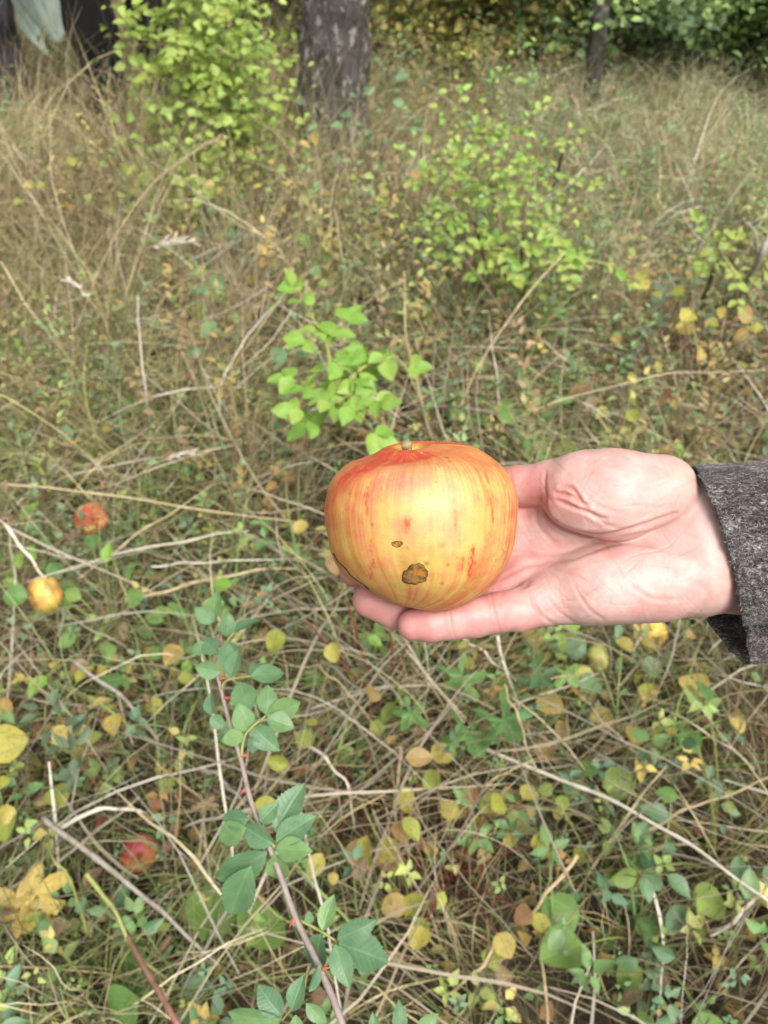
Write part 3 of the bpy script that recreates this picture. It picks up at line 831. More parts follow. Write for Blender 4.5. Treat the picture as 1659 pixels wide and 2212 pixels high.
# dry grass in tufts; tallest on the left
rg = np.random.default_rng(202)
def dd(x, y):
    c = n2(x, y, 2.6, 31)
    left = sstep(.5, -.6, x) * sstep(1.0, 2.0, y)
    return np.clip(.30 + .9 * sstep(.42, .62, c) * .7 + .22 * left, 0, 1) * np.where((y < 1.0), .95, 1)
x, y, az, I = tufts(3050, 21, rg, .2, 6.6, .045, dd)
n = len(I); nt_ = I.max() + 1
left = sstep(.4, -.7, x) * sstep(1.0, 2.2, y)
tl = (.12 + .30 * rg.random(nt_) ** 1.2)[I]
Ln = tl * (.55 + .7 * rg.random(n)) * (1 + .80 * left) * np.where(y < .9, .9, 1) * (1 - .45 * sstep(3.3, 4.0, y) * sstep(-.2, .4, x)) * (1 - .30 * sstep(-.75, -1.0, x) * sstep(2.9, 3.3, y)) * (1 + .25 * np.exp(-((x + .2) ** 2 + (y - 2.9) ** 2) / .12))
tcol = pick(TAN, nt_, rg) * (.75 + .55 * rg.random((nt_, 1)))
lean = flow(x, y, 15)
az = np.where(rg.random(n) < .45, lean + rg.normal(0, .5, n), az)
o = blades('dry_grass', m_dry, x, y, gz(x, y), Ln, az, R(6) + R(46) * rg.random(n), .5 + 1.4 * rg.random(n), .0013 + .0026 * rg.random(n) ** 2, tcol[I] * (1 + .15 * rg.normal(size=(n, 1))).clip(.5, 1.5), 7, .22, rg)
tag(o, 'tall dry tan meadow grass standing in loose tufts', 'grass')
# green grass in tufts
rg = np.random.default_rng(203)
def dg(x, y):
    c = n2(x, y, 2.1, 57)
    return np.clip(.16 + 1.1 * sstep(.42, .60, c) + .3 * sstep(0, -.6, x) * sstep(1, 1.6, y) + .5 * sstep(.3, 1.2, x) * sstep(2.4, 3.0, y), 0, 1)
x, y, az, I = tufts(2900, 17, rg, .12, 6.4, .04, dg)
n = len(I); nt_ = I.max() + 1
tl = (.08 + .22 * rg.random(nt_))[I]
tcol = pick(GREEN, nt_, rg, .25)
o = blades('green_grass', m_green, x, y, gz(x, y), tl * (.6 + .7 * rg.random(n)), np.where(rg.random(n) < .3, flow(x, y, 15) + rg.normal(0, .5, n), az), R(6) + R(50) * rg.random(n), .7 + 1.6 * rg.random(n), .0018 + .0036 * rg.random(n) ** 2, tcol[I] * (1 + .12 * rg.normal(size=(n, 1))).clip(.5, 1.5), 7, .15, rg, tipcol=tcol[I] * .6 + np.array([.42, .38, .18]) * .4)
tag(o, 'soft green grass blades growing up through the straw', 'grass')

# pale short grass of the open clearing on the right
rg = np.random.default_rng(207)
x, y, az, I = tufts(1000, 14, rg, 2.1, 4.6, .05, lambda x, y: sstep(.25, .7, x) * sstep(2.1, 2.6, y))
n = len(I); nt_ = I.max() + 1
tcol = pick(np.array([(.52, .50, .32), (.44, .47, .26), (.56, .50, .35), (.36, .44, .22), (.60, .52, .36)]), nt_, rg)
o = blades('pale_grass', m_dry, x, y, gz(x, y) + .04, .12 + .20 * rg.random(n), az, R(20) + R(50) * rg.random(n), .8 + 1.4 * rg.random(n), .002 + .003 * rg.random(n), tcol[I], 6, .25, rg)
tag(o, 'pale soft greenish grass of the open clearing on the right', 'grass')

# small leaves: ground cover and litter
def leafcloud(name, mat, C, size, nrm, az, col, aspect=.62, fold=.22, parent=None):
    "many small leaves, six faces each, folded on the midrib"
    n = len(C)
    nrm = nrm / (np.linalg.norm(nrm, axis=1)[:, None] + 1e-9)
    ref = np.stack([np.cos(az), np.sin(az), np.zeros(n)], -1)
    a = ref - nrm * (ref * nrm).sum(1)[:, None]; a /= np.linalg.norm(a, axis=1)[:, None] + 1e-9
    b = np.cross(nrm, a)
    tmpl = np.array([(0, 0, 0), (.5, 0, -.05), (1, 0, -.2), (.30, .40, fold), (.66, .28, fold * .6), (.30, -.40, fold), (.66, -.28, fold * .6)])
    tmpl[:, 1] *= aspect / .62 * .85; tmpl[:, 2] *= aspect
    V = C[:, None] + size[:, None, None] * (tmpl[None, :, 0:1] * a[:, None] + tmpl[None, :, 1:2] * b[:, None] + tmpl[None, :, 2:3] * nrm[:, None])
    k = np.arange(n)[:, None] * 7
    T = np.concatenate([k + np.array(t)[None] for t in ((0, 1, 3), (1, 4, 3), (1, 2, 4), (0, 5, 1), (1, 5, 6), (1, 6, 2))])
    me = mesh_np(name, V.reshape(-1, 3), [T], [mat], None, np.repeat(col, 7, axis=0))
    return tag(link(name, me, parent), kind='stuff')
m_small = tint_mat('small_leaf', .5, .32, .4, .25, 45)
HERB = np.array([(.15, .27, .085), (.19, .32, .11), (.12, .23, .09), (.26, .36, .11), (.14, .25, .14), (.33, .39, .11), (.18, .28, .15)])
LITTER = np.array([(.34, .22, .085), (.24, .13, .055), (.42, .30, .10), (.19, .10, .05), (.46, .36, .14), (.30, .20, .11), (.27, .10, .05)])
AUT = np.array([(.46, .40, .13), (.50, .38, .11), (.38, .40, .13), (.42, .25, .09)])
rg = np.random.default_rng(204)
n = 7000
x, y = scatter(n, rg, .12, 5)
o = leafcloud('leaf_litter', m_small, np.stack([x, y, gz(x, y) + .006 + .05 * rg.random(n)], -1), .012 + .022 * rg.random(n), rg.normal(size=(n, 3)) * .55 + [0, 0, 1], rg.random(n) * 6.28, pick(LITTER, n, rg), .7, .35)
tag(o, 'brown curled dead leaves littering the ground between stems', 'leaf litter')
rg = np.random.default_rng(205)
def dh(x, y):
    c = n2(x, y, 3.0, 77)
    return np.clip(sstep(.42, .58, c) * (1.0 - .5 * sstep(2.2, 3.5, y)) + .10 + .45 * sstep(.2, -.4, x) * (y < 1.6), 0, 1)
def sprigs(n, y1, dens, smin_, smax_, pal, hmin, hmax, k=(3, 6)):
    "leaf positions gathered in little sprigs sharing a colour and a height"
    x, y = scatter(n, rg, .12, y1, dens=dens)
    m = rg.integers(k[0], k[1], n)
    I = np.repeat(np.arange(n), m); N_ = len(I)
    z = gz(x, y) + hmin + (hmax - hmin) * rg.random(n)
    s = (smin_ + (smax_ - smin_) * rg.random(n) ** 1.5)[I] * (.7 + .5 * rg.random(N_))
    az = np.concatenate([np.arange(q) * 6.283 / q for q in m]) + (rg.random(n) * 6.28)[I] + rg.normal(size=N_) * .35
    off = s * .15
    C = np.stack([x[I] + np.cos(az) * off, y[I] + np.sin(az) * off, z[I] + .012 * rg.normal(size=N_)], -1)
    nr = np.stack([-.35 * np.cos(az), -.35 * np.sin(az) - .2, np.ones(N_)], -1) + rg.normal(size=(N_, 3)) * .28
    base = pick(pal, n, rg)[I] * (1 + .10 * rg.normal(size=(N_, 1)))
    return C, s, nr, az, base
C1, s1, n1_, a1, c1 = sprigs(1700, 4.2, dh, .011, .030, HERB, .03, .17)
C2, s2, n2_, a2, c2 = sprigs(330, 3.0, dh, .014, .030, AUT, .03, .15)
C3, s3, n3_, a3, c3 = sprigs(1900, 3.0, dh, .006, .013, HERB, .02, .14, (4, 8))
o = leafcloud('ground_cover', m_small, np.concatenate([C1, C2, C3]), np.concatenate([s1, s2, s3]), np.concatenate([n1_, n2_, n3_]), np.concatenate([a1, a2, a3]), np.concatenate([c1, c2, c3]), .56, .2)
tag(o, 'low green clover-like leaves covering the ground among the straw', 'ground cover')
# upright leafy herb stems, mid distance
rg = np.random.default_rng(206)
def dm(x, y): return np.clip(.15 + sstep(.42, .60, n2(x, y, 1.9, 88)), 0, 1) * (.12 + .88 * sstep(1.0, 1.7, y)) * (1 - .7 * sstep(.5, 1.0, x) * sstep(2.2, 2.8, y))
ns = 3000
sx, sy = scatter(ns, rg, .5, 6.2, dens=dm)
hh = .14 + .30 * rg.random(ns)
HP = np.array([(.19, .29, .11), (.15, .25, .10), (.22, .31, .13), (.24, .27, .10), (.17, .25, .11), (.33, .30, .13), (.34, .25, .12), (.16, .23, .13), (.40, .35, .12), (.26, .18, .10), (.28, .33, .10), (.38, .28, .10), (.30, .20, .11)])
sc_ = pick(HP, ns, rg, .2)
az = rg.random(ns) * 6.28; tl_ = R(24) * rg.random(ns)
dx, dy = np.cos(az) * np.sin(tl_), np.sin(az) * np.sin(tl_)
m = rg.integers(12, 26, ns); I = np.repeat(np.arange(ns), m); N_ = len(I)
f = .25 + .75 * rg.random(N_)
la = rg.random(N_) * 6.28
C = np.stack([sx[I] + dx[I] * f * hh[I] + .012 * np.cos(la), sy[I] + dy[I] * f * hh[I] + .012 * np.sin(la), gz(sx, sy)[I] + f * hh[I]], -1)
o = leafcloud('meadow_herbs', m_small, C, (.014 + .022 * rg.random(ns))[I] * (1.2 - .5 * f), np.stack([-.5 * np.cos(la), -.5 * np.sin(la) - .2, np.ones(N_)], -1) + rg.normal(size=(N_, 3)) * .3, la, sc_[I] * (1 + .14 * rg.normal(size=(N_, 1))).clip(.6, 1.4), .42, .2)
tag(o, 'loose olive meadow herbs with small leaves between the grass tufts', 'herbs')
o = blades('herb_stems', m_dry, sx, sy, gz(sx, sy), hh, az, tl_, .1 + 0 * hh, .0030 + .002 * rg.random(ns), pick(np.array([(.24, .17, .10), (.30, .26, .13), (.22, .11, .08)]), ns, rg), 5, .1, rg)
tag(o, 'thin brown stems of the meadow herbs', 'herbs')

# ================================================================== LEAF SHAPES
def leaf_shape(kind, seed=0):
    rg = np.random.default_rng(seed + 900)
    curl = kind == 'curled'
    if curl: kind = 'ovate'
    if kind in ('serrate', 'ovate', 'round', 'lance'):
        nr = {'serrate': 28, 'ovate': 9, 'round': 9, 'lance': 9}[kind]
        t = np.linspace(0, 1, nr + 1)
        if kind == 'round': w = .46 * np.sin(np.pi * t ** .85) ** .65
        elif kind == 'lance': w = .20 * np.sin(np.pi * t ** .75) ** .9
        elif kind == 'serrate': w = .275 * np.sin(np.pi * t ** .82) ** .9
        else: w = .33 * np.sin(np.pi * t ** .8) ** .85
        w[0] = .012; w[-1] = .004
        V, U = [], []
        for k in range(nr + 1):
            for sx in (-1, -.5, 0, .5, 1):
                ww = w[k]; yy = t[k]
                if abs(sx) == 1 and kind == 'serrate' and 0 < k < nr:
                    ww *= 1.04 if k % 2 else .93
                    yy += .014 if k % 2 else -.004
                z = .26 * abs(sx) * ww + .10 * abs(sx) ** 2 * ww - .16 * (yy - .35) ** 2 + .012 * math.sin(7 * yy + seed * 2 + sx * 1.5)
                xx = sx * ww
                if curl:
                    z += 2.2 * ww * sx * sx * (.4 + .6 * yy) + .5 * (yy - .4) ** 2; xx *= .62 + .2 * math.sin(3 * yy + seed)
                V.append((xx, yy, z)); U.append((.5 + sx * ww, yy))
        i = np.arange(nr)[:, None] * 5; j = np.arange(4)[None]
        Q = np.stack([i + j, i + j + 1, i + 6 + j, i + 5 + j], -1).reshape(-1, 4)
        return mesh_np('leaf_' + kind, V, [Q], (), U)
    # lobed: fan about the leaf stalk joint
    na = 40
    th = np.linspace(-math.pi * .86, math.pi * .86, na)
    lob = {'lobed': 5, 'palmate': 3}[kind]
    r = .62 + .26 * np.cos(lob * th * .98) - .10 * np.abs(th) / math.pi + .05 * np.sin(17 * th + seed) + .03 * rg.normal(size=na)
    V = [(0, .3, 0)]; U = [(.5, .3)]
    for f in (.5, 1.0):
        for a, rr in zip(th, r):
            q = (math.sin(a) * rr * f * .85, .3 + math.cos(a) * rr * f * .75)
            V.append((*q, .08 * f * math.cos(lob * a + 1.5) + .12 * f * f * math.sin(2 * a + seed))); U.append((.5 + q[0], q[1]))
    k = np.arange(na - 1)
    T = np.stack([np.zeros(na - 1, int), 1 + k + 1, 1 + k], -1)
    Q = np.stack([1 + k, 2 + k, 2 + na + k, 1 + na + k], -1)
    return mesh_np('leaf_' + kind, V, [Q, T], (), U)
def with_mat(kind, mat, seeds=(0, 1, 2)):
    L = []
    for s in seeds:
        me = leaf_shape(kind, s); me.materials.append(mat); L.append(me)
    return L
def leaf_matrix(base, tip, normal, width=1.0):
    y = Vector(tip) - Vector(base); L = y.length; y = y / L
    n = Vector(normal); z = n - y * n.dot(y)
    if z.length < 1e-4: z = Vector((0, 0, 1)) - y * y.z
    z.normalize(); x = y.cross(z)
    M = Matrix((x * L * width, y * L, z * L)).transposed().to_4x4()
    M.translation = Vector(base)
    return M
def add_leaf(parent, me, base, tip, normal, width=1.0, name='leaf'):
    return link(name, me, parent, None, leaf_matrix(base, tip, normal, width))

# leaf materials
M_ROSE = leaf_mat('rose_leaf', [(0, (.085, .170, .085)), (.35, (.108, .205, .10)), (.7, (.125, .235, .108)), (1, (.17, .29, .10))], .40, .22, (.20, .34, .14), .42)
M_LIME = leaf_mat('lime_leaf', [(0, (.31, .43, .09)), (.5, (.36, .46, .10)), (.85, (.40, .46, .11)), (1, (.27, .39, .10))], .5, .42, (.5, .55, .12), .25)
M_BRIGHT = leaf_mat('bright_leaf', [(0, (.20, .38, .06)), (.6, (.26, .44, .08)), (1, (.34, .46, .09))], .45, .38, (.4, .52, .15), .35)
M_WEED = leaf_mat('weed_leaf', [(0, (.10, .21, .06)), (.4, (.14, .27, .075)), (.75, (.19, .31, .08)), (1, (.28, .35, .08))], .48, .32, (.28, .38, .14), .35)
M_BLUE = leaf_mat('bluish_leaf', [(0, (.11, .20, .10)), (.6, (.14, .24, .115)), (1, (.19, .28, .12))], .42, .28, (.25, .36, .2), .3)
M_YELLOW = leaf_mat('yellow_leaf', [(0, (.48, .36, .09)), (.4, (.54, .43, .12)), (.75, (.48, .44, .14)), (1, (.40, .27, .09))], .55, .3, (.6, .5, .2), .35, (.30, .14, .04))
M_BROWN = leaf_mat('brown_leaf', [(0, (.17, .11, .07)), (.4, (.30, .215, .13)), (.75, (.25, .17, .10)), (1, (.42, .34, .22))], .7, .2, (.45, .33, .18), .35, (.12, .06, .03))
M_MIXED = leaf_mat('turning_leaf', [(0, (.24, .33, .07)), (.35, (.42, .42, .07)), (.7, (.50, .42, .11)), (.9, (.40, .27, .11)), (1, (.28, .14, .08))], .5, .35, (.5, .45, .15), .3, (.30, .16, .05))
M_STEM_RED = plain_mat('red_bark', (.10, .028, .022), (.22, .06, .045), 120, .6, .4)
M_STEM_GREEN = plain_mat('green_stem', (.20, .22, .06), (.33, .34, .11), 90, .6, .3)
M_STEM_BROWN = plain_mat('brown_stem', (.11, .075, .045), (.24, .165, .10), 90, .75, .5)
M_CANE = plain_mat('mauve_cane', (.20, .15, .135), (.36, .29, .26), 60, .5, .25)
M_STRAW = plain_mat('straw_stalk', (.36, .27, .14), (.58, .48, .31), 60, .6, .3, (1, 1, .15))
M_PALE = plain_mat('bleached_stalk', (.46, .41, .32), (.68, .62, .52), 60, .65, .3)
M_GREYST = plain_mat('grey_twig', (.20, .17, .14), (.40, .36, .31), 60, .8, .4)
S_ROSE = with_mat('serrate', M_ROSE); S_LIME = with_mat('ovate', M_LIME); S_BRIGHT = with_mat('ovate', M_BRIGHT)
S_WEED = with_mat('round', M_WEED) + with_mat('ovate', M_WEED, (3, 4)); S_BLUE = with_mat('ovate', M_BLUE)
S_LOBED = with_mat('lobed', M_WEED); S_YL = with_mat('ovate', M_YELLOW) + with_mat('round', M_YELLOW, (3, 4)); S_YLOB = with_mat('lobed', M_YELLOW)
S_BR = with_mat('curled', M_BROWN, (0, 1, 2, 3, 4)) + with_mat('lobed', M_BROWN, (3,)); S_MIX = with_mat('round', M_MIXED) + with_mat('ovate', M_MIXED, (3,))
S_LANCE = with_mat('lance', M_BRIGHT)

# ================================================================== TREES AND BUSHES BEHIND
rg = np.random.default_rng(301)
def bark(name, c1, c2, c3):
    m, nt, out = new_mat(name)
    tc = N(nt, 'ShaderNodeTexCoord')
    mp = N(nt, 'ShaderNodeMapping'); mp.inputs['Scale'].default_value = (1, 1, .75)
    nt.links.new(tc.outputs['Object'], mp.inputs[0])
    n1_ = noise(nt, mp.outputs[0], 22, 8, .7, .8)
    n2_ = noise(nt, mp.outputs[0], 34, 4, .6)
    c_ = ramp(nt, n1_, [(.32, c1), (.5, c2), (.62, c1), (.75, c2)])
    f = math_(nt, 'MULTIPLY', math_(nt, 'SUBTRACT', n2_, .55), 9.0, clamp=True)
    c_ = mixrgb(nt, f, c_, c3)
    moss = math_(nt, 'MULTIPLY', math_(nt, 'SUBTRACT', noise(nt, tc.outputs['Object'], 5, 5, .6), .52), 5.0, clamp=True)
    c_ = mixrgb(nt, math_(nt, 'MULTIPLY', moss, .55), c_, (.055, .065, .022))
    p = N(nt, 'ShaderNodeBsdfPrincipled'); p.inputs['Roughness'].default_value = .9; p.inputs['Specular IOR Level'].default_value = .15
    nt.links.new(c_, p.inputs['Base Color'])
    b_ = N(nt, 'ShaderNodeBump'); b_.inputs['Strength'].default_value = 1.0; b_.inputs['Distance'].default_value = .02
    nt.links.new(n1_, b_.inputs['Height']); nt.links.new(b_.outputs[0], p.inputs['Normal'])
    nt.links.new(p.outputs[0], out.inputs[0])
    return m
M_BARK = bark('lichen_bark', (.032, .027, .024), (.105, .095, .088), (.40, .37, .345))
M_BARK2 = bark('dark_bark', (.03, .026, .024), (.10, .088, .08), (.20, .19, .17))
def limb_mesh(path, r, sides, rough, seed):
    mb = MB(); mb.tube(path, r, sides, cap=True)
    V = mb.V[0]; n = len(path)
    Pc = np.repeat(np.asarray(path), sides, axis=0); q = V[:n * sides]
    d = q - Pc; rr = np.linalg.norm(d, axis=1)[:, None] + 1e-9
    k = fbm(q * [34, 34, 15], seed, 4) - .5
    k2 = fbm(q * [9, 9, 5], seed + 5, 2) - .5
    V[:n * sides] = Pc + d * (1 + rough * k[:, None] * 1.3 + .25 * k2[:, None])
    return mb
def tree(name, label, x, y, rad, h, lean, crown_r, nleaf, seed, mat, pal, leafsize=.05, flare=1.35):
    rg = np.random.default_rng(seed)
    z0 = float(gz(np.array([x]), np.array([y]))[0])
    t = empty(name, (x, y, z0)); tag(t, label, 'tree')
    zz = np.linspace(0, 1, 90) ** 1.15
    path = np.stack([x + lean[0] * zz * h + .05 * np.sin(zz * 9 + seed), y + lean[1] * zz * h + .04 * np.cos(zz * 7 + seed), z0 - .05 + zz * h], -1)
    rr = rad * (1 - .45 * zz) * (1 + (flare - 1) * np.exp(-zz * h / .16))
    mb = limb_mesh(path, rr, 64 if rad > .1 else 20, .30, seed)
    mb.build('trunk', mat, t)
    C = []
    for k in range(6):
        a = k * 1.05 + rg.random() * .6
        s0 = path[int(60 + 29 * k / 6)]
        L = h * (.35 + .2 * rg.random())
        e = s0 + [math.cos(a) * L, math.sin(a) * L, L * (.35 + .5 * rg.random())]
        m_ = (s0 + e) / 2 + [0, 0, .12 * L]
        pth = curve([s0, m_, e], 14)
        limb_mesh(pth, np.linspace(rad * .42, rad * .07, 14), 10, .15, seed + k).build('limb', mat, t)
        C.append(pth[5:])
    C = np.concatenate(C)
    if nleaf:
        b = C[rg.integers(0, len(C), nleaf)] + rg.normal(size=(nleaf, 3)) * crown_r * [.30, .30, .22]
        cl = leafcloud('crown', m_small, b, leafsize * (.7 + .6 * rg.random(nleaf)), rg.normal(size=(nleaf, 3)) + [0, 0, .7], rg.random(nleaf) * 6.28, pick(pal, nleaf, rg), .6, .15, t)
    return t
q = pg(742, 395)
tree('apple_tree', 'thick dark lichen-spotted tree trunk rising from the dry grass at the top', q[0], q[1] + .08, .128, 2.6, (.05, .02), .9, 500, 41, M_BARK, HERB, .055)
q = pg(1236, 320)
tree('slender_tree', 'thin crooked grey tree trunk in the dark bushes at the clearing edge', q[0], q[1] + .1, .036, 2.8, (.09, .03), .8, 500, 52, M_BARK2, HERB, .06, 1.1)
DARKG = np.array([(.085, .14, .05), (.12, .19, .065), (.15, .225, .08), (.105, .165, .085), (.20, .28, .105)])
MIDG = np.array([(.18, .30, .09), (.25, .38, .11), (.31, .43, .14), (.15, .24, .09), (.36, .46, .17)])
YELG = np.array([(.28, .30, .06), (.36, .36, .08), (.22, .26, .07), (.42, .36, .09), (.18, .23, .07), (.32, .24, .08)])
OLIVE = np.array([(.17, .18, .07), (.23, .22, .09), (.13, .16, .06), (.30, .25, .11), (.12, .17, .09)])
def bush(name, label, x, y, w, h, n, pal, seed, size=.05, skirt=0.0, stem=M_STEM_BROWN, cat='bush', nst=9, group=None):
    "several leaning stems and a loose cloud of leaves hung on their twigs"
    rg = np.random.default_rng(seed)
    z0 = float(gz(np.array([x]), np.array([y]))[0])
    t = empty(name, (x, y, z0)); tag(t, label, cat, group)
    C = []
    mb = MB()
    for k in range(nst):
        a = rg.random() * 6.28; r = w * (.35 + .65 * rg.random())
        s0 = np.array([x + .3 * w * rg.normal(), y + .15 + .12 * w * rg.normal(), z0 - .02])
        e = np.array([x + math.cos(a) * r, y + math.sin(a) * r, z0 + h * (.55 + .45 * rg.random())])
        m_ = s0 * .5 + e * .5 + [.1 * w * rg.normal(), .1 * w * rg.normal(), .16 * h]
        p_ = curve([s0, m_, e], 16); mb.tube(p_, np.linspace(.012, .003, 16) * (h / 1.5) ** .5, 5)
        C.append(p_[3:])
        for q_ in range(5):
            b = p_[rg.integers(4, 15)]; ln = (.18 + .3 * rg.random()) * w
            e2 = b + np.array([rg.normal(), rg.normal(), -.25 - .5 * rg.random() if rg.random() < .6 else .4]) * ln * .7
            p2 = curve([b, (b + e2) / 2 + [0, 0, .06], e2], 8); p2[:, 2] = np.maximum(p2[:, 2], z0 + .02)
            mb.tube(p2, np.linspace(.004, .0015, 8), 4); C.append(p2[2:])
    st = mb.build('stems', stem, t); tag(st, kind='stuff')
    C = np.concatenate(C)
    b = C[rg.integers(0, len(C), n)] + rg.normal(size=(n, 3)) * [.085 * w, .085 * w, .06 * h]
    lowk = rg.random(n) < .42
    b[lowk, 2] = z0 + skirt + .02 + (b[lowk, 2] - z0).clip(.02) * .35
    b[:, 2] = np.maximum(b[:, 2], z0 + skirt + .25 * rg.random(n) ** 2)
    leafcloud('foliage', m_small, b, size * (.6 + .7 * rg.random(n)), rg.normal(size=(n, 3)) * .8 + [0, -.2, .7], rg.random(n) * 6.28, pick(pal, n, rg, .25), .62, .18, t)
    return t
for args in [
    ('bush', 'dark green leafy bush round the thin crooked grey trunk', 1.02, 4.1, .62, 1.5, 7514, DARKG, 61, .042),
    ('bush', 'mid green hanging bush with dark gaps right of the crooked trunk', 1.60, 4.0, .70, 1.7, 10404, MIDG, 62, .038),
    ('bush', 'shady green bush in the top right corner of the clearing', 2.15, 3.7, .62, 1.6, 8670, DARKG, 63, .042),
    ('bush', 'bright yellowish green spray drooping from the bushes at right', 1.85, 4.25, .5, 1.3, 6358, np.array([(.22, .34, .07), (.28, .40, .10), (.17, .27, .06)]), 64, .04),
    ('bush', 'yellowing olive shrub right behind the thick tree trunk', .36, 4.2, .55, 1.1, 6936, YELG, 65, .04),
    ('bush', 'olive brown scrub between the lichen trunk and the dark bush', .02, 5.0, .7, 1.0, 6936, OLIVE, 66, .045),
    ('bush', 'faded green scrub left of the thick tree trunk', -.62, 4.2, .5, .9, 5780, OLIVE, 67, .04),
    ('bush', 'deep green thicket behind the people at top left', -1.9, 5.7, .9, 1.6, 7514, MIDG, 68, .05),
    ('bush', 'green thicket beyond the olive scrub at the top', .75, 5.3, .9, 1.6, 7514, DARKG, 69, .055),
    ('bush', 'tall shadowed thicket closing off the right of the clearing', 2.8, 4.8, 1.0, 2.0, 8670, DARKG, 70, .06),
]: bush(*args)
# far wood behind everything: one mass
rg = np.random.default_rng(310)
n = 9000
a = rg.random(n) * 2.6 + .27; rr = 8.2 + 4 * rg.random(n)
o = leafcloud('distant_wood', m_small, np.stack([np.cos(a) * rr, np.sin(a) * rr, 3.6 * rg.random(n)], -1), .12 + .12 * rg.random(n), rg.normal(size=(n, 3)) + [0, -.6, .5], rg.random(n) * 6.28, pick(DARKG, n, rg), .6, .15)
tag(o, 'dark wood far behind the clearing reading as one mass', 'wood')

# ---- compound-leaved shrubs with separate leaflets
def pinnate(root, base, direction, L, pairs, lsz, shapes, rg, mb, droop=.5, up=None, width=1.0):
    d = np.array(direction, float); d /= np.linalg.norm(d)
    e = base + d * L + [0, 0, -droop * L * .5]
    ra = curve([base, base + d * L * .55 + [0, 0, .03 * L], e], 10)
    mb.tube(ra, np.linspace(.0012, .0006, 10), 4)
    sd = np.cross(d, [0, 0, 1.0]); sd /= np.linalg.norm(sd) + 1e-9
    nrm = np.array([.35 * rg.normal(), -.45 + .35 * rg.normal(), .9])
    for k in range(pairs):
        f = .25 + .72 * k / max(pairs - 1, 1)
        b = ra[int(f * 9)]
        for s_ in (-1, 1):
            sz = lsz * (.8 + .35 * rg.random()) * (1 - .25 * abs(f - .6))
            tip = b + (sd * s_ * (.9 + .15 * rg.random()) + d * (.35 + .2 * rg.random())) * sz + [0, 0, sz * (.12 * rg.normal() - .12)]
            add_leaf(root, shapes[rg.integers(len(shapes))], b, tip, nrm + rg.normal(size=3) * .38, width)
    tip = ra[-1] + (d + rg.normal(size=3) * .1) * lsz
    add_leaf(root, shapes[0], ra[-1], tip, nrm, width)
def shrub(name, label, x, y, stems, nl, pairs, lsz, shapes, stem_mat, seed, cat='shrub', Lr=.16, width=1.0, z0=None, fill=0, fpal=None):
    "stems: list of world polylines"
    rg = np.random.default_rng(seed)
    z0 = float(gz(np.array([x]), np.array([y]))[0]) if z0 is None else z0
    t = empty(name, (x, y, z0)); tag(t, label, cat)
    tw = MB()
    for s_ in stems:
        p_ = curve(s_, 24); mb = MB(); mb.tube(p_, np.linspace(.006, .002, 24), 6); mb.build('stem', stem_mat, t)
        for k in range(nl):
            f = .30 + .70 * (k + .5 * rg.random()) / nl
            b = p_[min(int(f * 23), 23)]
            a = k * 2.4 + rg.random()
            d = np.array([math.cos(a), math.sin(a) * .8 - .2, .25 + .5 * rg.normal()])
            pinnate(t, b, d, Lr * (.7 + .5 * rg.random()), pairs, lsz, shapes, rg, tw, .5, None, width)
    if fill:
        A = np.concatenate([curve(s_, 24)[5:] for s_ in stems])
        b = A[rg.integers(0, len(A), fill)] + rg.normal(size=(fill, 3)) * [Lr * .62, Lr * .55, Lr * .7]
        b[:, 2] = np.maximum(b[:, 2], z0 + .05)
        leafcloud('foliage', m_small, b, lsz * (.55 + .6 * rg.random(fill)), rg.normal(size=(fill, 3)) * .6 + [0, -.4, .9], rg.random(fill) * 6.28, pick(fpal, fill, rg, .12), .66, .15, t)
    tag(tw.build('leaf_stalks', stem_mat, t), kind='stuff')
    return t
LIMEP = np.array([(.31, .43, .09), (.36, .46, .10), (.28, .40, .09), (.34, .44, .11)])
BRTP = np.array([(.22, .40, .08), (.27, .45, .10), (.20, .34, .08)])
def stem_px(*pts):
    "stem through picture places given as (u, v, axial depth)"
    return [pd(*q_) for q_ in pts]
def rooted(u, v, *pts):
    g0 = pg(u, v); return [g0] + [pd(*q_) for q_ in pts]
dl = 2.55
shrub('yellow_green_shrub', 'tall lime yellow shrub with paired oval leaves before the dark-clothed legs', *pg(470, 470)[:2],
      [rooted(450, 480, (425, 330, 2.7), (410, 180, 2.5), (385, 60, 2.4), (350, 5, 2.36)), rooted(465, 480, (450, 300, 2.68), (450, 150, 2.5), (440, 0, 2.4)), rooted(480, 480, (505, 350, 2.7), (515, 200, 2.6), (500, 60, 2.5))],
      11, 4, .036, S_LIME, M_STEM_BROWN, 71, Lr=.15, fill=1400, fpal=LIMEP)
shrub('low_lime_shrub', 'lower lime green shrub at the foot of the tall yellow shrub', *pg(350, 500)[:2],
      [rooted(350, 480, (340, 420, 2.7), (345, 330, 2.65)), rooted(430, 520, (420, 450, 2.6), (440, 380, 2.55))],
      9, 4, .036, S_LIME, M_STEM_BROWN, 72, Lr=.13, fill=420, fpal=LIMEP)
shrub('yellow_green_sucker', 'broad yellow green sapling left of the thin bare stem, right of centre', *pg(1080, 640)[:2],
      [rooted(1090, 640, (1085, 520, 2.0), (1060, 400, 2.1), (1030, 270, 2.2)), rooted(1120, 630, (1130, 520, 2.0), (1140, 400, 2.1), (1150, 270, 2.25)), rooted(1060, 620, (1030, 500, 2.1), (1000, 420, 2.15), (980, 350, 2.25))],
      10, 4, .025, S_LIME + S_BRIGHT[:1], M_STEM_BROWN, 73, Lr=.17, fill=560, fpal=np.concatenate([LIMEP, BRTP]))
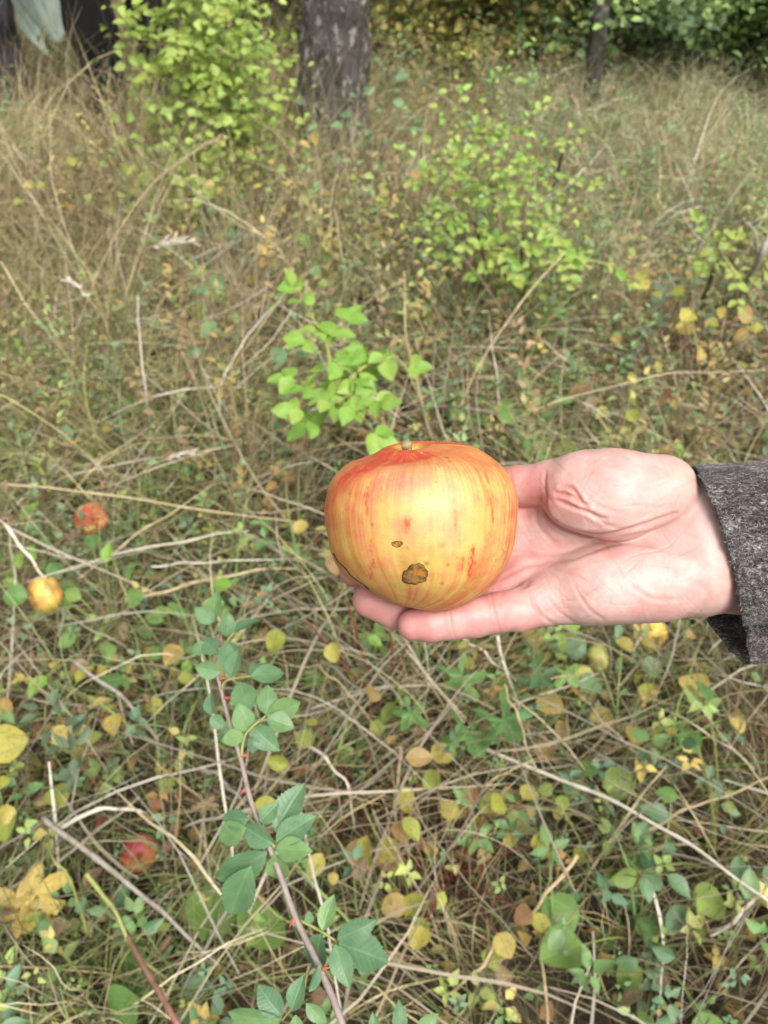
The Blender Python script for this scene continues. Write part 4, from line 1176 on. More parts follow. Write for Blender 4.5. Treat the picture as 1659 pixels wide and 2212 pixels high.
shrub('lime_sprig', 'lime green sprig arching to the right above the grass, right of centre', *pg(1180, 700)[:2],
      [rooted(1120, 690, (1150, 590, 1.85), (1240, 560, 1.85), (1330, 575, 1.88)), rooted(1180, 690, (1080, 580, 1.85), (1090, 540, 1.85), (1000, 540, 1.9))], 6, 3, .028, S_LIME + S_BRIGHT[:2], M_STEM_GREEN, 74, Lr=.08)
shrub('lime_sprig', 'small yellow green sprig near the right border below the pale grass', *pg(1600, 660)[:2],
      [rooted(1640, 690, (1600, 610, 1.95), (1550, 540, 2.0), (1510, 505, 2.05))], 7, 3, .028, S_LIME + S_BRIGHT[:1], M_STEM_GREEN, 75, Lr=.08)
shrub('bright_green_sapling', 'bright green broad-leaved sapling above the apple', *pg(735, 960)[:2],
      [rooted(740, 940, (745, 850, 1.42), (790, 790, 1.40), (860, 770, 1.40)), rooted(735, 945, (720, 830, 1.42), (700, 730, 1.45), (655, 660, 1.48)), rooted(740, 950, (730, 880, 1.38), (745, 860, 1.36), (760, 850, 1.35))],
      7, 2, .040, S_BRIGHT, M_STEM_GREEN, 76, Lr=.07, width=1.1)
# thin bare saplings
def bare_stem(label, pts, r, mat, side=(), name='bare_sapling', cat='sapling'):
    p_ = curve(pts, 40)
    t = empty(name, tuple(p_[0])); tag(t, label, cat)
    mb = MB(); mb.tube(p_, np.linspace(r, r * .4, 40), 7); mb.build('stem', mat, t)
    for (f, d, L) in side:
        b = p_[int(f * 39)]; e = b + np.array(d) * L
        mb = MB(); mb.tube(curve([b, (b + e) / 2 + [0, 0, .02], e], 10), np.linspace(r * .5, r * .2, 10), 5); mb.build('twig', mat, t)
    return t
bare_stem('thin dark bare sapling rising to the crooked tree at upper right', rooted(1190, 430, (1215, 330, 2.5), (1235, 230, 2.7), (1250, 170, 2.9)), .007, M_STEM_BROWN, [(.7, (-.5, 0, .8), .12)])
bare_stem('brown broken twig leaning at the right beside the pale grass', rooted(1560, 700, (1640, 560, 1.9), (1670, 480, 1.95)), .010, M_GREYST, [(.5, (-.5, 0, .8), .12)])
bare_stem('stub of dark twig in the pale grass right of centre', rooted(1715, 660, (1735, 560, 2.0)), .008, M_STEM_BROWN)
bare_stem('short dark twig standing among lime sprigs at right', rooted(1500, 700, (1540, 590, 2.0), (1550, 530, 2.05)), .009, M_STEM_BROWN)

# ---- the two people at the top left, legs in view
def figure(label, x, y, face, trouser, coat, shoe, seed, stride=.16, loc_group=None):
    z0 = float(gz(np.array([x]), np.array([y]))[0])
    t = empty('person', (x, y, z0)); tag(t, label, 'person')
    def mk(name, prims, mat, k=.05, h=.016, rough=.012):
        A = np.array([q_ for pr in prims for q_ in pr[:2]]); m_ = .26
        F_ = Field(A.min(0) - m_, A.max(0) + m_, h); g_ = F_.new()
        for a_, b2_, ra, rb in prims: F_.cone(g_, a_, b2_, ra, rb, k)
        V, Q = surface_nets(g_, F_.lo, h)
        Nn = vnormals(V, Q)
        if ((V - V.mean(0)) * Nn).sum() < 0: Q = Q[:, ::-1]; Nn = -Nn
        V = V + Nn * ((fbm(V * [16, 16, 9], seed, 3) - .5) * rough * 2)[:, None]
        c_, s_ = math.cos(face), math.sin(face)
        V = np.stack([x + V[:, 0] * c_ - V[:, 1] * s_, y + V[:, 0] * s_ + V[:, 1] * c_, z0 + V[:, 2]], -1)
        return link(name, mesh_np(name, V, [Q], [mat]), t)
    st = stride
    body = []
    for s_ in (-1, 1):
        f = s_ * st
        body += [((s_ * .10, 0, .92), (s_ * .11, f * .5 + .03, .50), .080, .058), ((s_ * .11, f * .5 + .03, .50), (s_ * .115, f, .09), .056, .040)]
        body += [((s_ * .19, 0, 1.40), (s_ * .24, .02, 1.10), .048, .040), ((s_ * .24, .02, 1.10), (s_ * .24, .09, .84), .038, .030), ((s_ * .24, .09, .84), (s_ * .24, .11, .74), .034, .026)]
        for q_ in range(4): body.append(((s_ * (.225 + .012 * q_), .10 + .014 * q_, .76), (s_ * (.222 + .012 * q_), .12 + .014 * q_, .655 + .008 * abs(q_ - 1.5)), .009, .007))
        body.append(((s_ * .235, .13, .79), (s_ * .215, .165, .72), .010, .008))
    body += [((0, 0, .95), (0, 0, 1.36), .125, .13), ((-.12, 0, 1.40), (.12, 0, 1.40), .075, .075), ((0, 0, 1.42), (0, .01, 1.54), .052, .048), ((0, .02, 1.60), (0, .015, 1.69), .082, .092), ((0, .10, 1.61), (0, .115, 1.60), .014, .012)]
    mk('body', body, plain_mat('skin_plain', (.62, .36, .27), (.74, .47, .37), 12, .5, .1), .03, .014, .001)
    tr = []
    for s_ in (-1, 1):
        f = s_ * st
        tr += [((s_ * .10, 0, .95), (s_ * .11, f * .5 + .03, .50), .108, .082), ((s_ * .11, f * .5 + .03, .50), (s_ * .115, f, .13), .080, .074)]
    tr.append(((-.08, 0, .95), (.08, 0, .95), .11, .11))
    mk('trousers', tr, trouser)
    ct = [((0, 0, .90), (0, 0, 1.36), .165, .16), ((-.13, 0, 1.39), (.13, 0, 1.39), .095, .095)]
    for s_ in (-1, 1): ct += [((s_ * .19, 0, 1.39), (s_ * .24, .02, 1.10), .072, .062), ((s_ * .24, .02, 1.10), (s_ * .24, .09, .86), .062, .054)]
    mk('coat', ct, coat)
    for s_ in (-1, 1):
        f = s_ * st
        mk('shoe', [((s_ * .115, f - .05, .055), (s_ * .12, f + .17, .045), .055, .042), ((s_ * .115, f - .02, .06), (s_ * .115, f - .01, .14), .056, .056)], shoe, .03, .01, .002)
    mk('hair', [((0, -.02, 1.66), (0, -.01, 1.72), .092, .088)], plain_mat('hair', (.03, .02, .012), (.09, .055, .03), 60, .6, .5), .03, .012, .006)
    return t
q = pg(30, 330)
figure('person in dark grey trousers beside pale green cloth at the top left edge', q[0] - .06, q[1] + .02, R(200), plain_mat('grey_cloth', (.030, .030, .036), (.085, .082, .095), 9, .9, .4), plain_mat('olive_coat', (.05, .055, .04), (.09, .09, .07), 9, .9), plain_mat('dark_shoe', (.012, .012, .014), (.03, .028, .03), 20, .5), 5)
q = pg(285, 350)
figure('person in black trousers and dark blue hems behind the lime shrub', q[0] + .05, q[1] + .10, R(195), plain_mat('black_cloth', (.003, .003, .003), (.007, .007, .007), 9, 1.0, .4), plain_mat('black_coat', (.003, .003, .003), (.007, .006, .006), 9, 1.0), plain_mat('navy_shoe', (.010, .016, .035), (.025, .04, .085), 12, .6), 9, .10)
# pale green cloth bag hanging by the first person
rgb = np.random.default_rng(77)
bag = empty('cloth_bag', tuple(pd(90, 60, 3.2))); tag(bag, 'pale green folded cloth bag hanging at the top left corner', 'bag')
m_bag = plain_mat('pale_green_cloth', (.60, .77, .62), (.70, .84, .71), 7, .85, .35, dist=.01)
def cloth_panel(name, corners, thick, seed, mat=None, dep=.02):
    nu, nv_ = 26, 26
    A = np.array([pd(*q_) for q_ in corners])
    s_, t_ = np.meshgrid(np.linspace(0, 1, nu), np.linspace(0, 1, nv_), indexing='ij'); s_, t_ = s_[..., None], t_[..., None]
    G = A[0] * (1 - s_) * (1 - t_) + A[1] * s_ * (1 - t_) + A[2] * s_ * t_ + A[3] * (1 - s_) * t_
    nn_ = np.cross(A[1] - A[0], A[3] - A[0]); nn_ /= np.linalg.norm(nn_)
    wv = (fbm(np.concatenate([s_ * 2.2, t_ * 5, s_ * 0], -1).reshape(-1, 3), seed, 3).reshape(nu, nv_, 1) - .5) * dep * 2 + dep * np.sin(np.pi * s_) * np.sin(np.pi * t_)
    G = G - nn_ * wv * np.sign(nn_ @ FWD)
    i = np.arange(nu - 1)[:, None] * nv_; j = np.arange(nv_ - 1)[None]
    Q = np.stack([i + j, i + j + 1, i + nv_ + j + 1, i + nv_ + j], -1).reshape(-1, 4)
    o = link(name, mesh_np(name, G.reshape(-1, 3), [Q], [mat or m_bag]), bag)
    md = o.modifiers.new('thickness', 'SOLIDIFY'); md.thickness = thick; md.offset = 0
    return o
cloth_panel('front_panel', [(20, -150, 3.10), (105, -120, 3.10), (156, 48, 3.20), (133, 92, 3.22)], .012, 3)
cloth_panel('front_panel', [(35, -150, 3.11), (133, 92, 3.23), (118, 98, 3.25), (30, -20, 3.2)], .010, 4)
cloth_panel('side_panel', [(10, -120, 3.22), (50, -40, 3.2), (108, 125, 3.3), (40, 60, 3.28)], .010, 5)

# ================================================================== ROSE BRANCH, nearest plant
rg = np.random.default_rng(401)
spine = [(745, 2230, .455), (690, 2090, .475), (640, 1985, .492), (590, 1850, .51), (545, 1740, .525), (520, 1640, .54), (495, 1560, .555), (475, 1480, .572), (463, 1430, .585), (470, 1392, .60), (480, 1350, .63)]
rose = empty('rose_branch', tuple(pg(900, 2212)))
tag(rose, 'arching wild rose branch with mauve stem and serrated green leaflets in the lower foreground', 'rose branch')
back_ = [np.array([.10, -.42, .0]), np.array([.06, -.34, .36]), np.array([.03, -.16, .62]), pd(810, 2480, .44)]
sp = curve(back_ + [pd(*q_) for q_ in spine], 120)
mb = MB(); mb.tube(sp, np.linspace(.0026, .0010, 120), 10); rstem = mb.build('stem', M_CANE, rose)
M_THORN = plain_mat('thorn', (.30, .06, .05), (.45, .14, .10), 200, .5, .2)
for k, (f, sx) in enumerate([(.36, 1), (.43, -1), (.50, 1), (.53, 1), (.60, -1), (.655, 1), (.70, -1), (.76, 1), (.80, 1), (.86, -1)]):
    b = sp[int(f * 119)]; d = sp[min(int(f * 119) + 2, 119)] - sp[int(f * 119) - 2]; d /= np.linalg.norm(d)
    s_ = np.cross(d, -FWD) * sx; s_ /= np.linalg.norm(s_)
    mb = MB(); mb.tube([b + s_ * .001, b + s_ * .004 - d * .0005, b + s_ * .0065 - d * .0025], [.0019, .0009, .0001], 6); mb.build('thorn', M_THORN, rstem)
def rleaf(rachis, leaflets):
    "one compound leaf: rachis through picture places, leaflets (base, tip, width)"
    R_ = curve([pd(*q_) for q_ in rachis], 12)
    mb = MB(); mb.tube(R_, np.linspace(.0011, .0007, 12), 6)
    cl_ = mb.build('compound_leaf', M_STEM_GREEN, rose)
    for (b, t_, w, dd_) in leaflets:
        d = np.interp(b[1], *zip(*sorted((q_[1], q_[2]) for q_ in spine)))
        p0 = pd(*b, d - .006); p1 = pd(*t_, d - .006 + dd_)
        nrm = -FWD * 1.0 + UP * .35 + rg.normal(size=3) * .34
        add_leaf(cl_, S_ROSE[rg.integers(3)], p0, p1, nrm, w)
rleaf([(650, 1988, .49), (690, 2010, .486), (728, 2034, .484)], [((696, 2012), (721, 1931), .95, .01), ((728, 2030), (815, 1989), 1.0, 0), ((733, 2038), (843, 2080), 1.0, .012), ((724, 2040), (755, 2136), 1.05, -.01), ((694, 2018), (676, 2096), .95, .012), ((668, 1997), (668, 1968), 1.3, 0)])
rleaf([(566, 1790, .518), (580, 1812, .512), (594, 1830, .508)], [((594, 1797), (657, 1690), 1.0, .012), ((596, 1818), (682, 1762), 1.0, 0), ((596, 1834), (673, 1838), 1.15, -.008), ((590, 1822), (519, 1783), 1.15, .008)])
rleaf([(556, 1768, .522), (545, 1800, .52), (537, 1850, .517)], [((576, 1842), (464, 1903), .85, .012), ((540, 1872), (494, 1984), .85, .018), ((594, 1848), (610, 1905), 1.2, .01), ((562, 1776), (601, 1736), 1.35, .0), ((537, 1770), (478, 1768), 1.25, .006), ((530, 1786), (469, 1814), 1.15, .01)])
rleaf([(668, 2085, .478), (650, 2150, .472), (610, 2203, .468)], [((608, 2195), (556, 2128), 1.25, .006), ((608, 2204), (488, 2192), .8, .012), ((631, 2185), (655, 2106), 1.1, .005), ((668, 2143), (693, 2082), .95, .008), ((662, 2167), (706, 2212), 1.0, .0), ((638, 2193), (650, 2260), 1.0, .0)])
rleaf([(520, 1640, .54), (531, 1586, .542), (574, 1546, .54)], [((574, 1544), (580, 1478), 1.35, .008), ((576, 1546), (651, 1518), 1.25, .012), ((577, 1551), (636, 1572), 1.35, .0), ((547, 1570), (602, 1622), 1.25, -.006), ((534, 1582), (514, 1518), 1.35, .0), ((527, 1587), (478, 1601), 1.35, .0), ((537, 1537), (516, 1470), 1.35, .015), ((550, 1590), (545, 1630), 1.2, 0)])
rleaf([(478, 1490, .57), (490, 1470, .566), (542, 1460, .56)], [((498, 1464), (514, 1400), 1.1, .008), ((542, 1461), (616, 1452), .95, .014), ((538, 1455), (575, 1434), 1.3, .01), ((476, 1452), (420, 1441), 1.3, .0), ((457, 1545), (452, 1497), 1.2, .0), ((454, 1548), (486, 1572), 1.4, 0), ((488, 1450), (492, 1386), 1.15, .01)])
rleaf([(464, 1425, .588), (480, 1398, .592), (505, 1367, .59)], [((463, 1342), (467, 1276), 1.15, .012), ((461, 1345), (421, 1312), 1.3, .0), ((489, 1375), (494, 1322), 1.25, .0), ((505, 1365), (559, 1336), 1.0, .012), ((450, 1394), (412, 1409), 1.35, 0), ((478, 1405), (520, 1400), 1.2, .01), ((470, 1412), (436, 1378), 1.2, .01)])
rleaf([(860, 2290, .455), (862, 2260, .455), (863, 2235, .455)], [((863, 2236), (862, 2160), .95, .006), ((899, 2230), (948, 2190), 1.05, .004), ((818, 2240), (804, 2188), 1.0, .0)])

# ================================================================== FALLEN APPLES
def fallen(label, u, v, rad, cols, seed, rot, sink=.35, z=.045):
    c0 = pg(u, v, z)
    na, nr = 40, 26
    t_ = np.linspace(.001, np.pi - .001, nr); a_ = np.linspace(0, 2 * np.pi, na, endpoint=False)
    T_, A_ = np.meshgrid(t_, a_, indexing='ij')
    rr = rad * (1 + .05 * np.cos(T_)) * (1 + .025 * np.cos(5 * A_) * np.sin(T_))
    X = rr * np.sin(T_) * np.cos(A_); Y = rr * np.sin(T_) * np.sin(A_)
    Z = rr * .88 * np.cos(T_) - .42 * rad * np.exp(-(np.sin(T_) / .34) ** 2) * np.sign(np.cos(T_))
    V = np.stack([X, Y, Z], -1).reshape(-1, 3)
    M = np.array(Matrix.Rotation(rot[0], 3, 'X') @ Matrix.Rotation(rot[1], 3, 'Y'))
    st_ = fbm(np.concatenate([np.stack([np.cos(A_), np.sin(A_)], -1).reshape(-1, 2) * 3, (T_ * .7).reshape(-1, 1)], 1), seed, 4)
    sde = fbm(V / rad * 1.3, seed + 3, 2)
    f = sstep(.42, .60, .5 * st_ + .5 * sde)[:, None]
    col = np.array(cols[0]) * (1 - f) + np.array(cols[1]) * f
    rot_ = sstep(.60, .68, fbm(V / rad * 1.6, seed + 9, 3))[:, None]
    col = col * (1 - .6 * rot_) + np.array((.20, .10, .04)) * .6 * rot_
    i = np.arange(nr - 1)[:, None] * na; j = np.arange(na)[None]; j2 = (j + 1) % na
    Q = np.stack([i + j, i + na + j, i + na + j2, i + j2], -1).reshape(-1, 4)
    e = empty('apple', tuple(c0)); tag(e, label, 'apple')
    link('skin', mesh_np('windfall_skin', c0 + V @ M.T, [Q], [m_apple], None, col), e)
    mb = MB(); mb.tube(c0 + (curve([(0, 0, .55 * rad), (.02 * rad, 0, .9 * rad), (.10 * rad, 0, 1.12 * rad)], 6)) @ M.T, .0016, 6); mb.build('stem', M_STEM_BROWN, e)
fallen('yellow windfall apple with a red lower side, at the left border under a grey stalk', 100, 1283, .037, [(.66, .46, .10), (.62, .28, .07)], 3, (R(70), R(-50)), z=.10)
fallen('windfall apple with bright red and orange skin, half buried in grass at left', 196, 1122, .036, [(.50, .22, .08), (.48, .05, .035)], 13, (R(40), R(50)), z=.09)
fallen('dark maroon windfall apple behind straw, lower left of the rose branch', 300, 1842, .030, [(.42, .16, .06), (.25, .03, .035)], 23, (R(60), R(20)), z=.035)
fallen('pale yellow windfall apple in the straw below the wrist', 1405, 1368, .030, [(.72, .52, .10), (.68, .40, .08)], 33, (R(80), R(10)), z=.09)
fallen('pale green windfall apple lying below the palm, among round leaves', 1256, 1468, .026, [(.50, .50, .14), (.58, .50, .16)], 43, (R(30), R(60)), z=.10)
fallen('greenish windfall apple just above the pale green one', 1290, 1420, .024, [(.40, .44, .13), (.48, .46, .15)], 53, (R(10), R(80)), z=.10)

# ================================================================== DRY STALKS that can be told apart
def stalk(label, pts, r, mat=None, n=30, wob=.006, taper=.5, name='dry_stalk', cat='stalk', node=True):
    "pts: (u, v, height above ground)"
    global rg
    W = np.array([pg(*q_) for q_ in pts])
    p_ = curve(W, n)
    q_ = np.linspace(0, 3, n)[:, None] * [1, 1, 1]
    p_ = p_ + (np.stack([vn(q_ + [rg.random() * 50, k, 0], 7 + k) for k in range(3)], -1) - .5) * 2 * wob
    rr = np.linspace(r, r * taper, n)
    if node: rr[[n // 3, 2 * n // 3]] *= 1.35
    mb = MB(); mb.tube(p_, rr, 6)
    return tag(mb.build(name, mat or M_STRAW, None), label, cat), p_
STALKS = [
    ('thick pale straw lying flat just left of the apple hand, pointing at the fingers', [(268, 1302, .10), (400, 1268, .12), (545, 1238, .13), (640, 1225, .12)], .0042, M_STRAW),
    ('bleached hollow stalk slanting over the yellow windfall apple at the left border', [(5, 1130, .22), (60, 1205, .17), (105, 1262, .12), (150, 1330, .05)], .0038, M_PALE),
    ('long brown straw from the windfall red apple up towards the apple hand', [(170, 1250, .10), (260, 1180, .13), (370, 1100, .16), (470, 1050, .14)], .0022, M_STRAW),
    ('very long bent straw running left to right above the red windfall apple', [(0, 1040, .18), (200, 1065, .20), (430, 1100, .20), (640, 1130, .16)], .0026, M_STRAW),
    ('pair of crossed straws lying left of the apple, the lower one', [(330, 1225, .12), (480, 1210, .14), (680, 1212, .12)], .0024, M_PALE),
    ('long thin seed stalk leaning from the lime shrub down to the left', [(150, 735, .15), (235, 540, .38), (330, 395, .52), (440, 312, .60), (480, 296, .62)], .0017, M_STRAW),
    ('upright dead stalk left of the pair in front of the thick trunk', [(650, 480, .1), (668, 380, .30), (695, 298, .45)], .0030, M_STRAW),
    ('dead stalk leaning right from the same tip in front of the thick trunk', [(870, 540, .06), (790, 430, .22), (695, 300, .44)], .0032, M_GREYST),
    ('upright straw above the bright green sapling', [(752, 700, .10), (742, 580, .28), (725, 450, .42)], .0028, M_STRAW),
    ('long straw rising from behind the apple stem into the grass', [(935, 960, .10), (905, 850, .22), (880, 720, .36), (868, 590, .46)], .0024, M_STRAW),
    ('long pale stalk leaning right, between apple and lime sprigs', [(965, 945, .08), (1030, 800, .22), (1120, 660, .36), (1215, 545, .45)], .0030, M_STRAW),
    ('thin long straw bowed across the meadow to the right border above the sleeve', [(1000, 955, .10), (1200, 870, .22), (1420, 815, .28), (1659, 802, .26)], .0020, M_STRAW),
    ('long straight pale stalk crossing the lower right corner', [(1005, 1592, .10), (1250, 1700, .15), (1450, 1800, .20), (1670, 1942, .24)], .0036, M_PALE),
    ('kinked straw forming the left arm of a V at lower right', [(1240, 1848, .16), (1190, 1920, .13), (1135, 1990, .09), (1128, 2020, .06)], .0032, M_STRAW),
    ('upright straw at the bottom edge right of centre', [(1158, 1985, .10), (1172, 2080, .12), (1188, 2215, .14)], .0030, M_STRAW),
    ('pale stalk hanging down from under the little finger', [(1068, 1370, .18), (1110, 1500, .12), (1170, 1655, .05)], .0032, M_PALE),
    ('second pale stalk slanting right from under the little finger', [(990, 1375, .16), (1060, 1425, .14), (1130, 1480, .10)], .0028, M_PALE),
    ('straw upright at the bottom middle, above the rose branch foliage', [(868, 1610, .14), (858, 1700, .10), (850, 1800, .06)], .0034, M_STRAW),
    ('long brown woody stalk running down right across the lower left corner', [(95, 1765, .14), (210, 1855, .16), (330, 1960, .15), (470, 2080, .10)], .0046, M_GREYST),
    ('bleached arched stalk in the lower left above the maroon apple', [(125, 1790, .16), (200, 1755, .20), (280, 1745, .17), (320, 1760, .14)], .0036, M_PALE),
    ('straw leaning over the right side under the cuff to the border', [(1395, 1790, .10), (1520, 1735, .16), (1665, 1672, .22)], .0026, M_STRAW),
    ('long grass straw from the mid left rising steeply', [(340, 950, .06), (312, 860, .24), (300, 700, .40), (300, 640, .46)], .0030, M_PALE),
    ('straw arching at the far left below the seed stalk', [(0, 560, .30), (60, 660, .25), (120, 740, .16), (190, 830, .05)], .0028, M_STRAW),
    ('grey stalk crossing the dark gap left of the rose tip', [(155, 1430, .13), (260, 1500, .12), (330, 1590, .10), (350, 1640, .06)], .0038, M_GREYST),
    ('pale stick lying behind the mauve rose stem', [(430, 1655, .10), (480, 1690, .12), (530, 1735, .12)], .0042, M_GREYST),
    ('twisted pale straw right of the rose leaves', [(640, 1590, .12), (700, 1640, .14), (745, 1700, .12), (775, 1800, .05)], .0030, M_PALE),
    ('thin straw from the ground beside red stems toward the fingers', [(800, 1560, .10), (740, 1480, .16), (680, 1440, .20)], .0022, M_STRAW),
    ('steep straw in the middle of the lower right grass', [(1170, 1690, .06), (1120, 1560, .18), (1085, 1480, .22)], .0024, M_STRAW),
    ('broken straw pointing down left near the bottom centre', [(1075, 2035, .12), (1030, 2100, .10), (960, 2160, .06)], .0030, M_STRAW),
    ('thin straw slanting right across the grass below the cuff', [(1250, 1500, .12), (1340, 1590, .15), (1450, 1690, .10)], .0022, M_STRAW),
    ('brown stalk in the grass at mid left pointing to the sapling', [(390, 810, .05), (470, 745, .20), (560, 690, .30)], .0022, M_GREYST),
    ('green grass stem arching in the bottom left corner', [(190, 2010, .10), (150, 1900, .24), (120, 1850, .26), (95, 1780, .18)], .0024, M_STEM_GREEN),
    ('broad green blade slanting down right in the bottom left corner', [(180, 1880, .22), (240, 1960, .18), (300, 2060, .14), (390, 2140, .06)], .0034, M_STEM_GREEN),
]
for lb, pts, r_, mt in STALKS: stalk(lb, pts, r_, mt)
# feathery seed heads
def seedhead(label, pts, L, nsp, seed, mat=M_PALE):
    rg_ = np.random.default_rng(seed)
    o, p_ = stalk(label, pts, .0015, M_STRAW, name='grass_seed_head', cat='seed head', node=False)
    mb = MB(); n0 = len(p_)
    for k in range(nsp):
        f = 1 - .42 * rg_.random(); b = p_[int(f * (n0 - 1))]
        d = p_[-1] - p_[-6]; d /= np.linalg.norm(d); d = d + rg_.normal(size=3) * .38
        d /= np.linalg.norm(d); ln = L * (.5 + .7 * rg_.random())
        mb.tube([b, b + d * ln * .5, b + d * ln], [.0006, .0020, .0004], 4)
    mb.build('spikelets', mat, o)
seedhead('feathery pale seed head lying to the right in the tall grass at left', [(300, 620, .25), (300, 560, .36), (340, 525, .42), (410, 520, .42)], .030, 50, 1)
seedhead('drooping bleached seed head at the far left of the tall grass', [(250, 770, .15), (215, 690, .30), (180, 630, .36), (145, 605, .36)], .030, 46, 2)
seedhead('slim seed head at the tip of the leaning grass stem by the lime shrub', [(330, 400, .50), (400, 340, .57), (440, 315, .60), (478, 297, .62)], .016, 26, 3, M_STRAW)
seedhead('small pale seed head on its side left of the apple shoulder', [(300, 1030, .12), (330, 1005, .16), (370, 985, .18), (425, 978, .18)], .022, 36, 4)

# ================================================================== LEAFY PLANTS with separate leaves
def plant(name, label, u, v, n, L, lsz, shapes, stem_mat, seed, h=.10, cat='plant', group=None, width=1.0, spread=1.0, upright=.55):
    rg_ = np.random.default_rng(seed)
    b0 = pg(u, v, h * .6); b0[2] = gz(b0[0:1], b0[1:2])[0]
    t_ = empty(name, tuple(b0)); tag(t_, label, cat, group)
    mb = MB()
    for k in range(n):
        a = k * 2.399 + rg_.random() * .8
        tilt = (.25 + .75 * rg_.random()) * spread
        d = np.array([math.cos(a) * tilt, math.sin(a) * tilt, upright + .3 * rg_.random()]); d /= np.linalg.norm(d)
        ln = h * (.6 + .7 * rg_.random())
        e = b0 + d * ln + [0, 0, .01]
        mb.tube(curve([b0, (b0 + e) / 2 + [0, 0, .15 * ln], e], 7), np.linspace(.0016, .0009, 7), 4)
        d2 = np.array([math.cos(a), math.sin(a), -.15 + .4 * rg_.normal()]); d2 /= np.linalg.norm(d2)
        sz = lsz * (.65 + .6 * rg_.random())
        add_leaf(t_, shapes[rg_.integers(len(shapes))], e, e + d2 * sz, np.array([0, -.35, 1.0]) + rg_.normal(size=3) * .35, width)
    tag(mb.build('stalks', stem_mat, t_), kind='stuff')
    return t_
plant('lobed_plant', 'clump of big lobed green leaves directly below the fingers', 960, 1450, 12, .1, .065, S_LOBED, M_STEM_GREEN, 501, .15)
plant('lobed_plant', 'lobed green plant right of the pale hanging stalk below the hand', 1090, 1420, 9, .1, .06, S_LOBED + S_BRIGHT[:1], M_STEM_GREEN, 502, .14)
plant('lobed_plant', 'spreading yellowish leaves low between pale stalks below the hand', 1165, 1545, 8, .1, .055, S_YLOB + S_MIX, M_STEM_GREEN, 503, .09)
plant('turning_plant', 'yellow green leafy plant right of the mauve rose stem', 790, 1700, 18, .1, .036, S_MIX, M_STEM_RED, 504, .16)
plant('turning_plant', 'reddish yellow bramble leaves at the bottom, right of the rose branch', 980, 1880, 22, .1, .034, S_MIX, M_STEM_RED, 505, .13)
plant('turning_plant', 'pale yellow green leaves just above the red stems, touching the ring finger', 700, 1365, 6, .1, .045, S_MIX[:2] + S_BRIGHT[:1], M_STEM_RED, 506, .24, upright=1.0)
plant('round_leaf_plant', 'two big round pale green leaves in the lower right corner', 1390, 2010, 5, .1, .075, S_WEED[:3], M_STEM_GREEN, 507, .12)
plant('round_leaf_plant', 'round dark bluish leaves on a thin stem in the lower right', 1310, 1880, 9, .1, .032, S_BLUE + S_WEED[:1], M_STEM_GREEN, 508, .16)
plant('round_leaf_plant', 'bluish round leaves near the right side below the hand', 1330, 1480, 6, .1, .045, S_BLUE, M_STEM_GREEN, 509, .10, width=1.5)
plant('bramble_sprig', 'cluster of rounded bluish leaves at the bottom left edge', 200, 2140, 14, .1, .042, S_BLUE + S_ROSE[:1], M_STEM_GREEN, 510, .14)
plant('bramble_sprig', 'three broad light green leaves at the bottom, left of the rose leaflets', 420, 2150, 5, .1, .085, S_WEED[3:], M_STEM_GREEN, 511, .10, width=1.5)
plant('bluish_plant', 'bluish grey leaves beside the bright green sapling', 590, 740, 10, .1, .055, S_BLUE, M_STEM_GREEN, 512, .22)
plant('bluish_plant', 'pale green leaves with bluish ones below, far left at apple height', 160, 900, 12, .1, .055, S_BLUE + S_BRIGHT[:1], M_STEM_GREEN, 513, .16)
plant('bluish_plant', 'grey green leafy stem standing before the right side of the thick trunk', 800, 330, 30, .1, .042, S_BLUE, M_STEM_BROWN, 514, .42, upright=1.6)
plant('bluish_plant', 'grey green ivy-like leaves climbing at the foot of the thick trunk', 740, 330, 30, .1, .040, S_BLUE, M_STEM_BROWN, 515, .30, upright=1.0)
plant('bluish_plant', 'pale grey green leaves under the lime shrub', 430, 545, 10, .1, .05, S_BLUE, M_STEM_GREEN, 516, .18)
plant('bluish_plant', 'green leafy tuft in the shade above the thumb', 1120, 940, 16, .1, .05, S_WEED, M_STEM_GREEN, 517, .16)
plant('bluish_plant', 'dark green leaf patch behind the top of the apple', 1040, 905, 14, .1, .045, S_WEED[:3] + S_BLUE[:1], M_STEM_GREEN, 518, .12)
plant('yellowing_plant', 'yellowing small-leaved plant at the right border above the sleeve', 1530, 740, 18, .1, .04, S_MIX, M_STEM_RED, 519, .28, upright=1.1)
plant('yellowing_plant', 'yellow and orange leaved plant right of centre above the palm', 1420, 740, 14, .1, .035, S_MIX, M_STEM_RED, 520, .22, upright=1.0)
plant('yellowing_plant', 'brown and yellow leaves with red stems just above the wrist', 1330, 890, 14, .1, .04, S_MIX + S_BR[:1], M_STEM_RED, 521, .2, upright=1.0)
plant('yellowing_plant', 'yellow and green leaved low plant at the left border, halfway down the lower half', 60, 1600, 16, .1, .04, S_MIX + S_YL[:1], M_STEM_GREEN, 522, .14)
plant('yellowing_plant', 'brownish yellow leaves tangled in straw left of the rose tip', 300, 1480, 14, .1, .034, S_MIX + S_BR[:2], M_STEM_RED, 523, .12)
plant('leafy_plant', 'light green leafy plant beside the yellow windfall apple', 230, 1330, 20, .1, .038, S_WEED + S_BRIGHT[:1], M_STEM_GREEN, 524, .16)
plant('leafy_plant', 'bright green leaf clump at the far left, left of the red windfall apple', 60, 1160, 16, .1, .036, S_BRIGHT + S_WEED[:2], M_STEM_GREEN, 525, .14)
plant('leafy_plant', 'fresh green leafy clump near the right border, lower right', 1580, 1830, 18, .1, .042, S_WEED[3:] + S_BLUE[:1], M_STEM_GREEN, 526, .2)
plant('leafy_plant', 'dull green feathery leaves in the bottom right corner', 1560, 2130, 20, .1, .032, S_BLUE, M_STEM_BROWN, 527, .16)
